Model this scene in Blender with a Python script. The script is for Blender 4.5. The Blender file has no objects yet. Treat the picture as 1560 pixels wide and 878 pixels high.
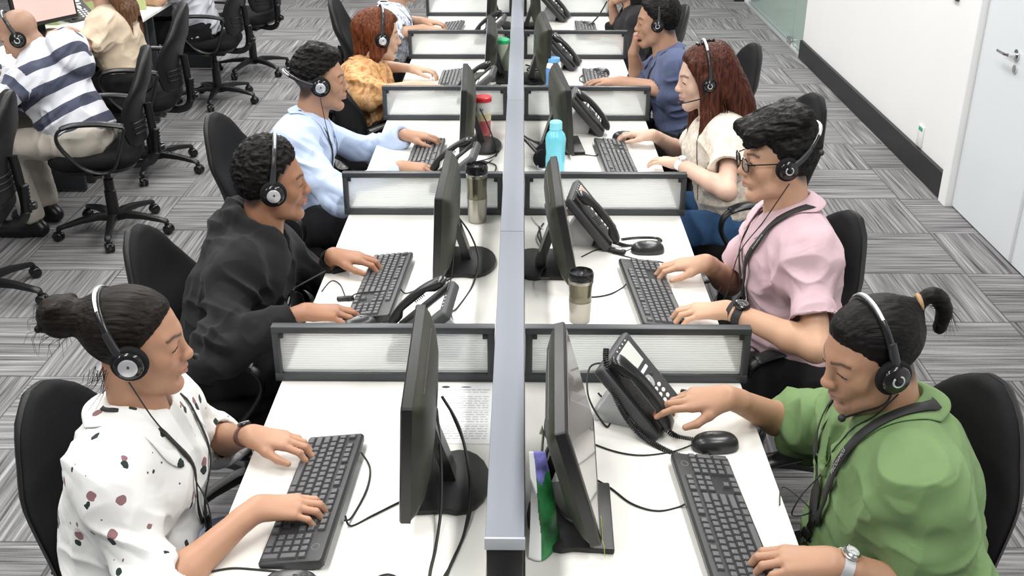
import bpy, bmesh, math, random
import numpy as np
from mathutils import Vector, Matrix, Euler
from mathutils.bvhtree import BVHTree

random.seed(7)
RNG = np.random.RandomState(11)
PI = math.pi
R = math.radians
scene = bpy.context.scene
COL = scene.collection

# ---------------------------------------------------------------- camera, world, lamps, exposure
cam_data = bpy.data.cameras.new('camera')
cam_data.sensor_width = 36.0
cam_data.lens = 37.524
cam_data.clip_end = 200
cam = bpy.data.objects.new('camera', cam_data)
cam.location = (0, 0, 2.10)
cam.rotation_euler = (R(90 - 25.397), 0, R(0.541))
COL.objects.link(cam)
scene.camera = cam

world = bpy.data.worlds.new('world')
scene.world = world
world.use_nodes = True
world.node_tree.nodes['Background'].inputs[0].default_value = (0.93, 0.97, 1.0, 1)
world.node_tree.nodes['Background'].inputs[1].default_value = 0.15

def area(name, loc, sx, sy, power, col=(1, 1, 1), rot=(0, 0, 0)):
    d = bpy.data.lights.new(name, 'AREA')
    d.shape = 'RECTANGLE'
    d.size, d.size_y, d.energy, d.color = sx, sy, power, col
    o = bpy.data.objects.new(name, d)
    o.location = loc
    o.rotation_euler = rot
    COL.objects.link(o)
    return o

# rows of ceiling troffers running along the room
for xx in (-3.3, -1.15, 1.05):
    for yy in (0.6, 2.6, 4.6, 6.6, 8.6, 10.6):
        area('ceiling_light', (xx, yy, 3.1), 0.35, 1.25, 33 if xx > -2 else 30, (1.0, 0.985, 0.95))

scene.view_settings.view_transform = 'Standard'
scene.view_settings.look = 'None'
scene.view_settings.gamma = 1.0
scene.view_settings.use_curve_mapping = False
scene.view_settings.exposure = 0.36
scene.cycles.use_denoising = True
scene.cycles.max_bounces = 6
scene.cycles.transparent_max_bounces = 12
scene.cycles.caustics_reflective = False
scene.cycles.caustics_refractive = False

# ---------------------------------------------------------------- materials
MATS = {}
def mat(name, col, rough=0.5, metal=0.0, spec=0.5, coat=0.0, trans=0.0, emit=None, estr=0.0, bump=0.0, bscale=200.0, sss=0.0, sheen=0.0, alpha=1.0, attr=None, var=0.0, vscale=8.0):
    m = bpy.data.materials.new(name)
    m.use_nodes = True
    nt = m.node_tree
    b = nt.nodes['Principled BSDF']
    b.inputs['Base Color'].default_value = (*col, 1)
    b.inputs['Roughness'].default_value = rough
    b.inputs['Metallic'].default_value = metal
    b.inputs['Specular IOR Level'].default_value = spec
    b.inputs['Coat Weight'].default_value = coat
    b.inputs['Transmission Weight'].default_value = trans
    b.inputs['Sheen Weight'].default_value = sheen
    b.inputs['Alpha'].default_value = alpha
    if sss:
        b.inputs['Subsurface Weight'].default_value = sss
        b.inputs['Subsurface Radius'].default_value = (0.02, 0.008, 0.004)
        b.inputs['Subsurface Scale'].default_value = 0.5
    if emit:
        b.inputs['Emission Color'].default_value = (*emit, 1)
        b.inputs['Emission Strength'].default_value = estr
    src = None
    if attr:
        a = nt.nodes.new('ShaderNodeAttribute'); a.attribute_name = attr
        src = a.outputs['Color']
        nt.links.new(src, b.inputs['Base Color'])
    if bump or var:
        tc = nt.nodes.new('ShaderNodeTexCoord')
    if var:
        n = nt.nodes.new('ShaderNodeTexNoise'); n.inputs['Scale'].default_value = vscale; n.inputs['Detail'].default_value = 4
        nt.links.new(tc.outputs['Object'], n.inputs['Vector'])
        mx = nt.nodes.new('ShaderNodeMix'); mx.data_type = 'RGBA'; mx.blend_type = 'MULTIPLY'
        mx.inputs[0].default_value = 1.0
        rp = nt.nodes.new('ShaderNodeMapRange'); rp.inputs[1].default_value = 0.3; rp.inputs[2].default_value = 0.7
        rp.inputs[3].default_value = 1 - var; rp.inputs[4].default_value = 1 + var
        nt.links.new(n.outputs['Fac'], rp.inputs[0])
        if src is not None: nt.links.new(src, mx.inputs[6])
        else: mx.inputs[6].default_value = (*col, 1)
        nt.links.new(rp.outputs[0], mx.inputs[7])
        nt.links.new(mx.outputs[2], b.inputs['Base Color'])
    if bump:
        n2 = nt.nodes.new('ShaderNodeTexNoise'); n2.inputs['Scale'].default_value = bscale; n2.inputs['Detail'].default_value = 3
        nt.links.new(tc.outputs['Object'], n2.inputs['Vector'])
        bp = nt.nodes.new('ShaderNodeBump'); bp.inputs['Strength'].default_value = bump; bp.inputs['Distance'].default_value = 0.002
        nt.links.new(n2.outputs['Fac'], bp.inputs['Height']); nt.links.new(bp.outputs[0], b.inputs['Normal'])
    MATS[name] = m
    return m

def hair_mat(name, col, col2, stretch):
    """strands: fine streaks running along one axis of the object"""
    m = mat(name, col, rough=0.5, spec=0.14)
    nt = m.node_tree; b = nt.nodes['Principled BSDF']
    tc = nt.nodes.new('ShaderNodeTexCoord'); mp = nt.nodes.new('ShaderNodeMapping')
    mp.inputs['Scale'].default_value = stretch
    n = nt.nodes.new('ShaderNodeTexNoise'); n.inputs['Scale'].default_value = 1.0; n.inputs['Detail'].default_value = 5; n.inputs['Distortion'].default_value = 0.15
    nt.links.new(tc.outputs['Object'], mp.inputs[0]); nt.links.new(mp.outputs[0], n.inputs['Vector'])
    cr = nt.nodes.new('ShaderNodeValToRGB')
    cr.color_ramp.elements[0].position = 0.35; cr.color_ramp.elements[0].color = (*col, 1)
    cr.color_ramp.elements[1].position = 0.75; cr.color_ramp.elements[1].color = (*col2, 1)
    nt.links.new(n.outputs['Fac'], cr.inputs[0]); nt.links.new(cr.outputs[0], b.inputs['Base Color'])
    bp = nt.nodes.new('ShaderNodeBump'); bp.inputs['Strength'].default_value = 0.9; bp.inputs['Distance'].default_value = 0.002
    nt.links.new(n.outputs['Fac'], bp.inputs['Height']); nt.links.new(bp.outputs[0], b.inputs['Normal'])
    return m

black_plastic = mat('black_plastic', (0.0075, 0.0075, 0.008), 0.38, bump=0.15, bscale=900)
black_gloss = mat('black_gloss', (0.008, 0.008, 0.009), 0.18)
black_fabric = mat('black_fabric', (0.0045, 0.0045, 0.0052), 0.8, spec=0.25, bump=0.5, bscale=700)
shell_plastic = mat('shell_plastic', (0.0065, 0.0065, 0.007), 0.42, spec=0.4, bump=0.35, bscale=500)
dark_grey = mat('dark_grey', (0.035, 0.037, 0.04), 0.45)
olive_back = mat('olive_back', (0.028, 0.031, 0.019), 0.4)
frame_metal = mat('frame_metal', (0.045, 0.05, 0.055), 0.42, metal=0.3)
cap_metal = mat('cap_metal', (0.20, 0.215, 0.25), 0.55, metal=0.25, spec=0.3, bump=0.1, bscale=1500)
end_grey = mat('end_grey', (0.40, 0.42, 0.46), 0.5)
white_panel = mat('white_panel', (0.72, 0.72, 0.70), 0.6)
desk_mat = mat('desk_laminate', (0.82, 0.81, 0.77), 0.42, spec=0.35)
steel = mat('steel', (0.40, 0.385, 0.34), 0.28, metal=1.0, bump=0.1, bscale=300)
chrome = mat('chrome', (0.75, 0.75, 0.75), 0.18, metal=1.0)
silver = mat('silver', (0.62, 0.63, 0.66), 0.35, metal=0.6)
paper_mat = mat('paper', (0.86, 0.87, 0.88), 0.7)
ink_mat = mat('ink_grey', (0.45, 0.46, 0.48), 0.8)
wall_mat = mat('wall_paint', (0.80, 0.80, 0.795), 0.75, var=0.01, vscale=1.5)
door_mat = mat('door_paint', (0.70, 0.73, 0.76), 0.4)
base_mat = mat('baseboard_black', (0.012, 0.011, 0.012), 0.45)
key_mat = mat('key_plastic', (0.072, 0.073, 0.077), 0.38)
legend_mat = mat('legend_white', (0.55, 0.56, 0.58), 0.6)
screen_off = mat('screen_dark', (0.16, 0.15, 0.14), 0.25, coat=0.3)
lcd = mat('phone_lcd', (0.62, 0.64, 0.60), 0.35)
lcd_peach = mat('phone_lcd_peach', (0.62, 0.48, 0.40), 0.35)
phone_grey = mat('phone_grey', (0.045, 0.046, 0.05), 0.5)
phone_light = mat('phone_light_grey', (0.50, 0.51, 0.52), 0.5)
white_plastic = mat('white_plastic', (0.78, 0.78, 0.77), 0.4)
rubber = mat('rubber', (0.01, 0.01, 0.01), 0.6)
strap_black = mat('strap_black', (0.012, 0.012, 0.013), 0.7)
lens_glass = mat('lens_glass', (1, 1, 1), 0.02, trans=1.0)

def carpet():
    m = bpy.data.materials.new('carpet_tiles'); m.use_nodes = True
    nt = m.node_tree; N = nt.nodes; L = nt.links
    b = N['Principled BSDF']; b.inputs['Roughness'].default_value = 0.95; b.inputs['Specular IOR Level'].default_value = 0.15
    tc = N.new('ShaderNodeTexCoord'); sx = N.new('ShaderNodeSeparateXYZ')
    L.new(tc.outputs['Object'], sx.inputs[0])
    def mth(op, a, c=None, d=None):
        n = N.new('ShaderNodeMath'); n.operation = op
        for i, v in enumerate((a, c, d)):
            if v is None: continue
            if isinstance(v, (int, float)): n.inputs[i].default_value = v
            else: L.new(v, n.inputs[i])
        return n.outputs[0]
    X = mth('ADD', sx.outputs[0], 20.0 - 0.1); Y = mth('ADD', sx.outputs[1], 20.0 - 0.1)
    ux = mth('DIVIDE', X, 0.5); uy = mth('DIVIDE', Y, 0.5)
    ix = mth('FLOOR', ux); iy = mth('FLOOR', uy)
    par = mth('MODULO', mth('ADD', ix, iy), 2.0)            # 0: stripes along X, 1: along Y
    fx = mth('FRACT', ux); fy = mth('FRACT', uy)
    along = mth('ADD', mth('MULTIPLY', fx, mth('SUBTRACT', 1.0, par)), mth('MULTIPLY', fy, par))
    across = mth('ADD', mth('MULTIPLY', fy, mth('SUBTRACT', 1.0, par)), mth('MULTIPLY', fx, par))
    tid = mth('ADD', mth('MULTIPLY', ix, 7.31), mth('MULTIPLY', iy, 3.77))
    def streak(sa, sc, detail):
        cv = N.new('ShaderNodeCombineXYZ')
        L.new(mth('MULTIPLY', along, sa), cv.inputs[0]); L.new(mth('MULTIPLY', across, sc), cv.inputs[1]); L.new(tid, cv.inputs[2])
        n = N.new('ShaderNodeTexNoise'); n.inputs['Scale'].default_value = 1.0; n.inputs['Detail'].default_value = detail
        L.new(cv.outputs[0], n.inputs['Vector']); return n.outputs['Fac']
    s1 = streak(0.9, 32.0, 1.0); s2 = streak(2.0, 85.0, 1.0); s3 = streak(150.0, 150.0, 1.0)
    v = mth('ADD', mth('MULTIPLY', s1, 0.5), mth('ADD', mth('MULTIPLY', s2, 0.38), mth('MULTIPLY', s3, 0.12)))
    cr = N.new('ShaderNodeValToRGB'); e = cr.color_ramp.elements
    e[0].position = 0.33; e[0].color = (0.05, 0.049, 0.053, 1)
    e[1].position = 0.70; e[1].color = (0.43, 0.425, 0.435, 1)
    for p, c in ((0.42, 0.14), (0.50, 0.205), (0.58, 0.27)):
        q = e.new(p); q.color = (c, c * 0.985, c * 1.0, 1)
    L.new(v, cr.inputs[0])
    # seams between tiles
    def edge(f):
        return mth('LESS_THAN', mth('MINIMUM', f, mth('SUBTRACT', 1.0, f)), 0.006)
    seam = mth('MAXIMUM', edge(fx), edge(fy))
    mx = N.new('ShaderNodeMix'); mx.data_type = 'RGBA'
    L.new(mth('MULTIPLY', seam, 0.65), mx.inputs[0]); L.new(cr.outputs[0], mx.inputs[6]); mx.inputs[7].default_value = (0.04, 0.04, 0.042, 1)
    L.new(mx.outputs[2], b.inputs['Base Color'])
    bp = N.new('ShaderNodeBump'); bp.inputs['Strength'].default_value = 0.5; bp.inputs['Distance'].default_value = 0.004
    L.new(v, bp.inputs['Height']); L.new(bp.outputs[0], b.inputs['Normal'])
    return m

def frosted():
    """frosted acrylic with fine horizontal ribs"""
    m = mat('frosted_glass', (0.88, 0.90, 0.90), 0.25, trans=0.0)
    nt = m.node_tree; N = nt.nodes; L = nt.links
    b = N['Principled BSDF']
    tc = N.new('ShaderNodeTexCoord'); sx = N.new('ShaderNodeSeparateXYZ'); L.new(tc.outputs['Object'], sx.inputs[0])
    w = N.new('ShaderNodeMath'); w.operation = 'SINE'
    ml = N.new('ShaderNodeMath'); ml.operation = 'MULTIPLY'; ml.inputs[1].default_value = 2 * PI / 0.0065
    L.new(sx.outputs[2], ml.inputs[0]); L.new(ml.outputs[0], w.inputs[0])
    bp = N.new('ShaderNodeBump'); bp.inputs['Strength'].default_value = 0.35; bp.inputs['Distance'].default_value = 0.001
    L.new(w.outputs[0], bp.inputs['Height']); L.new(bp.outputs[0], b.inputs['Normal'])
    tr = N.new('ShaderNodeBsdfRefraction'); tr.inputs['Color'].default_value = (0.93, 0.96, 0.96, 1); tr.inputs['Roughness'].default_value = 0.28; tr.inputs['IOR'].default_value = 1.04
    L.new(bp.outputs[0], tr.inputs['Normal'])
    mr = N.new('ShaderNodeMapRange'); mr.inputs[1].default_value = -1; mr.inputs[2].default_value = 1; mr.inputs[3].default_value = 0.36; mr.inputs[4].default_value = 0.60
    L.new(w.outputs[0], mr.inputs[0])
    ms = N.new('ShaderNodeMixShader'); L.new(mr.outputs[0], ms.inputs[0]); L.new(b.outputs[0], ms.inputs[1]); L.new(tr.outputs[0], ms.inputs[2])
    L.new(ms.outputs[0], N['Material Output'].inputs[0])
    return m

# ---------------------------------------------------------------- objects, names, labels
def mesh_obj(name, verts, faces, mats, parent=None, smooth=True, midx=None, loc=None, rot=None, cols=None, sharp=None):
    me = bpy.data.meshes.new(name)
    v = np.asarray(verts, dtype=np.float32)
    if isinstance(faces, np.ndarray):
        nf = len(faces); k = faces.shape[1]
        me.vertices.add(len(v)); me.vertices.foreach_set('co', v.ravel())
        me.loops.add(nf * k); me.loops.foreach_set('vertex_index', faces.astype(np.int32).ravel())
        me.polygons.add(nf); me.polygons.foreach_set('loop_start', np.arange(0, nf * k, k, dtype=np.int32))
        me.update(calc_edges=True)
    else:
        me.from_pydata([tuple(map(float, p)) for p in v], [], faces)
        me.update()
    if not isinstance(mats, (list, tuple)): mats = [mats]
    for m in mats: me.materials.append(m)
    if midx is not None: me.polygons.foreach_set('material_index', np.asarray(midx, dtype=np.int32))
    me.polygons.foreach_set('use_smooth', [bool(smooth)] * len(me.polygons))
    if smooth and sharp: me.set_sharp_from_angle(angle=R(sharp))
    if cols is not None:
        a = me.color_attributes.new('col', 'FLOAT_COLOR', 'POINT')
        c = np.ones((len(v), 4), np.float32); c[:, :3] = cols
        a.data.foreach_set('color', c.ravel())
    o = bpy.data.objects.new(name, me)
    COL.objects.link(o)
    if parent is not None: o.parent = parent
    if loc is not None: o.location = loc
    if rot is not None: o.rotation_euler = rot
    return o

def tag(o, label, cat, group=None, kind=None):
    if label: o['label'] = label
    if cat: o['category'] = cat
    if group: o['group'] = group
    if kind: o['kind'] = kind
    return o

def thing(name, label, cat, loc=(0, 0, 0), rz=0.0, group=None):
    o = bpy.data.objects.new(name, None)
    COL.objects.link(o)
    o.empty_display_size = 0.1
    o.location = loc; o.rotation_euler = (0, 0, rz)
    return tag(o, label, cat, group)

def kids(o):
    return [c for c in COL.objects if c.parent == o]

def dup(root, loc=None, rz=None, label=None, group=None):
    def rec(o, par):
        c = o.copy(); COL.objects.link(c); c.parent = par
        for ch in CHILD.get(o.name, []) if CHILD else kids(o): rec(ch, c)
        return c
    CHILD = {}
    for o in COL.objects:
        if o.parent is not None: CHILD.setdefault(o.parent.name, []).append(o)
    r = rec(root, None)
    if loc is not None: r.location = loc
    if rz is not None: r.rotation_euler = (0, 0, rz)
    if label: r['label'] = label
    if group: r['group'] = group
    return r

class MB:
    """collects shapes of ONE mesh"""
    def __init__(s): s.v = []; s.f = []; s.m = []
    def add(s, verts, faces, mi=0, M=None):
        n = len(s.v)
        for p in verts:
            p = Vector(p)
            s.v.append(tuple(M @ p) if M is not None else tuple(p))
        for f in faces:
            s.f.append(tuple(i + n for i in f)); s.m.append(mi)
        return s
    def box(s, c, d, bev=0.0, seg=2, mi=0, M=None, taper=None):
        bm = bmesh.new(); bmesh.ops.create_cube(bm, size=1.0)
        for v in bm.verts:
            v.co.x *= d[0]; v.co.y *= d[1]; v.co.z *= d[2]
            if taper and v.co.z > 0: v.co.x *= taper; v.co.y *= taper
        if bev > 0: bmesh.ops.bevel(bm, geom=list(bm.edges), offset=bev, segments=seg, affect='EDGES', profile=0.5)
        T = Matrix.Translation(c)
        if M is not None: T = M @ T
        bm.verts.index_update()
        s.add([v.co for v in bm.verts], [[v.index for v in f.verts] for f in bm.faces], mi, T)
        bm.free(); return s
    def prism(s, poly, z0, z1, mi=0, M=None, bev=0.0):
        """extrude polygon (x,y) from z0 to z1"""
        bm = bmesh.new()
        vs = [bm.verts.new((x, y, z0)) for x, y in poly]
        f = bm.faces.new(vs)
        r = bmesh.ops.extrude_face_region(bm, geom=[f])
        for g in r['geom']:
            if isinstance(g, bmesh.types.BMVert): g.co.z = z1
        bmesh.ops.recalc_face_normals(bm, faces=list(bm.faces))
        if bev > 0: bmesh.ops.bevel(bm, geom=list(bm.edges), offset=bev, segments=2, affect='EDGES', profile=0.5)
        bm.verts.index_update()
        s.add([v.co for v in bm.verts], [[v.index for v in f.verts] for f in bm.faces], mi, M)
        bm.free(); return s
    def loft(s, rings, cap=True, mi=0, M=None, closed=True):
        n = len(rings[0]); vs = [p for r in rings for p in r]; fs = []
        for i in range(len(rings) - 1):
            for j in range(n if closed else n - 1):
                a = i * n + j; b_ = i * n + (j + 1) % n
                fs.append((a, b_, b_ + n, a + n))
        if cap and closed:
            fs.append(tuple(range(n - 1, -1, -1))); fs.append(tuple((len(rings) - 1) * n + j for j in range(n)))
        return s.add(vs, fs, mi, M)
    def lathe(s, prof, n=24, mi=0, M=None, cap=True):
        rings = [[(r * math.cos(2 * PI * j / n), r * math.sin(2 * PI * j / n), z) for j in range(n)] for r, z in prof]
        return s.loft(rings, cap, mi, M)
    def tube(s, pts, r, n=8, mi=0, M=None, cap=True, flat=1.0, up=(0, 0, 1), closed=False):
        pts = [Vector(p) for p in pts]; k = len(pts); rings = []
        U = Vector(up)
        for i, p in enumerate(pts):
            if closed: t = pts[(i + 1) % k] - pts[i - 1]
            else: t = pts[min(i + 1, k - 1)] - pts[max(i - 1, 0)]
            t.normalize()
            a = U - t * U.dot(t)
            if a.length < 1e-3: a = t.orthogonal()
            a.normalize(); b_ = t.cross(a); U = a
            rr = r[i] if isinstance(r, (list, tuple)) else r
            rings.append([tuple(p + (a * math.cos(2 * PI * j / n) * flat + b_ * math.sin(2 * PI * j / n)) * rr) for j in range(n)])
        if closed: rings.append(rings[0]); cap = False
        return s.loft(rings, cap, mi, M)
    def ball(s, c, r, n=16, m=10, mi=0, M=None):
        if isinstance(r, (int, float)): r = (r, r, r)
        rings = []
        for i in range(m + 1):
            a = -PI / 2 + PI * i / m; a = max(-PI / 2 + 0.02, min(PI / 2 - 0.02, a))
            rings.append([(c[0] + r[0] * math.cos(a) * math.cos(2 * PI * j / n), c[1] + r[1] * math.cos(a) * math.sin(2 * PI * j / n), c[2] + r[2] * math.sin(a)) for j in range(n)])
        return s.loft(rings, True, mi, M)
    def build(s, name, mats, parent=None, smooth=True, sharp=35, loc=None, rot=None):
        return mesh_obj(name, s.v, s.f, mats, parent, smooth, s.m, loc, rot, sharp=sharp)

def spline(pts, n=8, closed=False):
    """Catmull-Rom through the points"""
    P = [Vector(p) for p in pts]; k = len(P); out = []
    for i in range(k if closed else k - 1):
        if closed: p0, p1, p2, p3 = P[i - 1], P[i], P[(i + 1) % k], P[(i + 2) % k]
        else: p0, p1, p2, p3 = P[max(i - 1, 0)], P[i], P[i + 1], P[min(i + 2, k - 1)]
        for j in range(n):
            t = j / n
            out.append(0.5 * ((2 * p1) + (p2 - p0) * t + (2 * p0 - 5 * p1 + 4 * p2 - p3) * t * t + (3 * p1 - p0 - 3 * p2 + p3) * t ** 3))
    if not closed: out.append(P[-1])
    return out

def Tm(loc=(0, 0, 0), rx=0, ry=0, rz=0):
    return Matrix.Translation(loc) @ Euler((rx, ry, rz)).to_matrix().to_4x4()

_TXT = {}
def text_mesh(t, size=1.0, depth=0.0):
    key = (t, depth)
    if key not in _TXT:
        cu = bpy.data.curves.new('lettering', 'FONT'); cu.body = t; cu.size = 1.0; cu.align_x = 'CENTER'; cu.align_y = 'CENTER'; cu.extrude = depth; cu.resolution_u = 2
        o = bpy.data.objects.new('lettering', cu); COL.objects.link(o)
        dg = bpy.context.evaluated_depsgraph_get(); me = o.evaluated_get(dg).to_mesh()
        _TXT[key] = ([tuple(v.co) for v in me.vertices], [tuple(p.vertices) for p in me.polygons])
        bpy.data.objects.remove(o); bpy.data.curves.remove(cu)
    v, f = _TXT[key]
    return [(a * size, b * size, c * size) for a, b, c in v], f

# ================================================================ the room
def struct(name, mb, mats, smooth=False, label=None):
    o = mb.build(name, mats, None, smooth, sharp=30)
    o['kind'] = 'structure'
    if label: o['label'] = label; 
    return o

struct('floor', MB().add([(-9, -2, 0), (2.6, -2, 0), (2.6, 17, 0), (-9, 17, 0)], [(0, 1, 2, 3)]), carpet(), label='grey carpet tiles laid in a basket weave of streaks')
WX = 2.345
wl = MB()
wl.box((WX + 0.075, 7.235, 1.55), (0.15, 3.45, 3.1))              # between the door and the glass door
wl.box((WX + 0.075, 3.7, 2.75), (0.15, 3.62, 0.7))                # above the door
wl.box((WX + 0.075, 1.0, 1.55), (0.15, 7.0, 3.1))
wl.box((WX + 0.075, 14.2, 1.55), (0.15, 5.6, 3.1))
wl.box((WX + 0.075, 10.2, 2.85), (0.15, 2.4, 0.5))
struct('wall_right', wl, wall_mat, label='white office wall along the walkway')
bb = MB()
bb.box((WX - 0.012, 7.26, 0.075), (0.026, 3.40, 0.15), 0.003)
struct('baseboard_right', bb, base_mat, label='black skirting under the white wall')
bb = MB(); bb.box((WX - 0.05, 14.15, 0.085), (0.11, 5.3, 0.17), 0.003)
struct('baseboard_back', bb, base_mat, label='black skirting beyond the glass door')
# door jamb and door leaf
jb = MB(); jb.box((WX - 0.012, 5.53, 1.2), (0.05, 0.10, 2.4), 0.004)
struct('trim_1', jb, wall_mat, label='white door jamb')
dr = MB(); dr.box((WX + 0.02, 4.99, 1.2), (0.04, 0.965, 2.38), 0.004)
d1 = struct('door_1', dr, door_mat, label='pale grey door with a lever handle')
dp = MB(); dp.box((WX - 0.002, 4.70, 1.2), (0.012, 0.02, 2.36), 0.002)
dp.build('edge_strip', door_mat, d1)
hd = MB()
hd.add(*[([Vector((0, 0, 0))], [])][0])
hd = MB()
MX = Tm((WX, 5.06, 0.93), 0, -PI / 2, 0)
hd.lathe([(0.0, 0.0), (0.027, 0.0), (0.027, 0.008), (0.011, 0.012), (0.010, 0.045), (0.0, 0.046)], 20, 0, MX)
hd.tube(spline([(WX - 0.043, 5.06, 0.93), (WX - 0.05, 5.08, 0.93), (WX - 0.05, 5.13, 0.928), (WX - 0.045, 5.175, 0.926)], 5), 0.0085, 10)
hd.build('lever_handle', chrome, d1)
kl = MB(); kl.lathe([(0, 0), (0.02, 0), (0.02, 0.008), (0, 0.009)], 18, 0, Tm((WX, 5.05, 0.865), 0, -PI / 2, 0)); kl.build('keyhole_rose', chrome, d1)
# door beside it, further along (only its edge shows)
dr2 = MB(); dr2.box((WX + 0.02, 4.02, 1.2), (0.04, 0.965, 2.38), 0.004)
struct('door_2', dr2, door_mat, label='second pale grey door leaf')
# glass door
glass_green = mat('green_glass', (0.36, 0.47, 0.42), 0.12, trans=0.0, coat=0.4)
gd = MB(); gd.box((WX + 0.03, 9.17, 1.2), (0.012, 0.50, 2.36), 0.002)
d3 = struct('door_3', gd, glass_green, label='green tinted frameless glass door')
gd2 = MB(); gd2.box((WX + 0.03, 10.42, 1.2), (0.012, 1.97, 2.36), 0.002)
struct('window_1', gd2, glass_green, label='green tinted glass panel beside the glass door')
th = MB(); th.box((WX + 0.03, 10.15, 0.008), (0.09, 2.45, 0.016), 0.003)
struct('trim_2', th, silver, label='steel threshold strip under the glass')
pv = MB(); pv.box((WX + 0.02, 9.42, 0.035), (0.05, 0.16, 0.07), 0.006); pv.build('floor_hinge', chrome, d3)
bx = MB(); bx.box((WX + 0.36, 10.2, 1.2), (0.02, 2.6, 2.4)); struct('wall_back', bx, mat('corridor_wall', (0.55, 0.62, 0.58), 0.8), label='dim wall behind the green glass')
# wall plate and the black card reader
t = thing('wall_plate', 'small white wall plate with a green sticker low on the white wall', 'wall plate', (WX, 6.07, 0.22))
MB().box((-0.004, 0, 0), (0.008, 0.085, 0.12), 0.002).build('plate', white_plastic, t)
MB().box((-0.009, 0.0, 0.042), (0.002, 0.06, 0.022), 0.0005).build('green_sticker', mat('sticker_green', (0.05, 0.36, 0.25), 0.5), t)
t = thing('card_reader', 'black card reader on the white wall near the door frame', 'card reader', (WX, 5.89, 1.045))
MB().box((-0.01, 0, 0.05), (0.02, 0.075, 0.12), 0.006).build('reader_body', black_plastic, t)
MB().box((-0.0205, 0, 0.07), (0.002, 0.05, 0.05), 0.0005).build('reader_face', dark_grey, t)

# ================================================================ desks, dividers, spine
DZ = 0.745
SY = [1.36, 2.305, 3.44, 4.58, 5.74, 6.90, 8.06]
frost = frosted()
def desk(name, label, x0, x1, y0, y1, group):
    t = thing(name, label, 'desk', ((x0 + x1) / 2, (y0 + y1) / 2, 0), 0, group)
    w = x1 - x0; d = y1 - y0
    MB().box((0, 0, DZ - 0.0125), (w, d - 0.002, 0.025), 0.003).build('worktop', desk_mat, t)
    for sy in (-1, 1):
        MB().box((0, sy * (d / 2 - 0.07), 0.36), (w - 0.12, 0.03, 0.70), 0.004).build('leg', frame_metal, t)
    MB().box((0, 0, 0.62), (0.03, d - 0.2, 0.16), 0.004).build('cable_tray', frame_metal, t)
    return t
who_l = ['woman in the white patterned shirt', 'man in the black hoodie', 'man in the pale blue shirt', 'woman with the orange blouse', 'person in the checked shirt at the top edge', 'last seat out of view']
who_r = ['man in the green shirt', 'man in the pink shirt', 'woman with long auburn hair', 'man resting his chin on his fist', 'person in black at the top edge', 'last seat out of view']
for i in range(6):
    if i < 5:
        desk('desk', 'white laminate desk of the ' + who_l[i], -0.598, -0.064, SY[i], SY[i + 1], 'desks on both sides of the spine')
        desk('desk', 'white laminate desk of the ' + who_r[i], 0.010, 0.548, SY[i], SY[i + 1], 'desks on both sides of the spine')
    else:
        desk('desk', 'white laminate desk beyond the farthest left divider', -0.598, -0.064, SY[i], SY[i + 1], 'desks on both sides of the spine')
        desk('desk', 'white laminate desk beyond the farthest right divider', 0.010, 0.548, SY[i], SY[i + 1], 'desks on both sides of the spine')

short_l = ['the white patterned shirt', 'the black hoodie', 'the pale blue shirt', 'the orange blouse', 'the checked shirt', 'the last left seat']
short_r = ['the green shirt', 'the pink shirt', 'the long auburn hair', 'the chin on a fist', 'the person in black', 'the last right seat']
DH = 0.152
def divider(x0, x1, y, label):
    """frame of dark bars round a ribbed frosted panel"""
    t = thing('desk_divider', label, 'desk divider', ((x0 + x1) / 2, y + 0.013, DZ), 0, 'frosted dividers between the desks')
    w = x1 - x0; a = 0.02; dp = 0.026
    f = MB()
    f.box((0, 0, DH - 0.009), (w, dp, 0.018), 0.002)
    f.box((0, 0, 0.011), (w, dp, 0.022), 0.002)
    f.box((-w / 2 + 0.0095, 0, DH / 2), (0.018, dp - 0.003, DH - 0.034), 0.001)
    f.box((w / 2 - 0.0095, 0, DH / 2), (0.018, dp - 0.003, DH - 0.034), 0.001)
    f.build('frame', frame_metal, t)
    g = MB(); g.box((0, 0, DH / 2 + 0.002), (w - 0.034, 0.005, DH - 0.036)); g.build('frosted_panel', frost, t, smooth=False)
    for sx in (-1, 1):
        MB().box((sx * (w / 2 - 0.024), -0.012, DH - 0.024), (0.012, 0.006, 0.012), 0.001).build('bracket', black_plastic, t)
    return t
for i, y in enumerate(SY[1:6]):
    near, far = i, i + 1
    divider(-0.612, -0.064, y, 'left frosted divider between ' + short_l[near] + ' and ' + short_l[far])
    divider(0.010, 0.563, y, 'right frosted divider between ' + short_r[near] + ' and ' + short_r[far])

CT = 0.897
cuts = [1.51, 2.928, 4.369, 5.814, 7.26]
sp = ['nearest section of the grey spine, ending in a black post', 'grey spine section between the tumblers', 'grey spine section between the red-lidded tumbler and the blue bottle', 'farthest grey spine section at the top edge']
for i in range(4):
    t = thing('partition_spine', sp[i], 'partition', (-0.027, cuts[i], 0), 0, 'spine sections between the two desk rows')
    L_ = cuts[i + 1] - cuts[i]
    MB().box((0, L_ / 2, CT - 0.011), (0.070, L_ - 0.002, 0.022), 0.0025).build('cap', cap_metal, t)
    MB().box((0, L_ / 2, 0.45), (0.034, L_ - 0.004, 0.85), 0.002).build('panel', white_panel, t)
    if i == 0:
        MB().box((0, 0.012, 0.435), (0.066, 0.024, 0.87), 0.003).build('end_post', black_plastic, t)
        MB().box((0, -0.002, CT - 0.0125), (0.072, 0.006, 0.025), 0.001).build('end_cap', end_grey, t)

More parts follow.
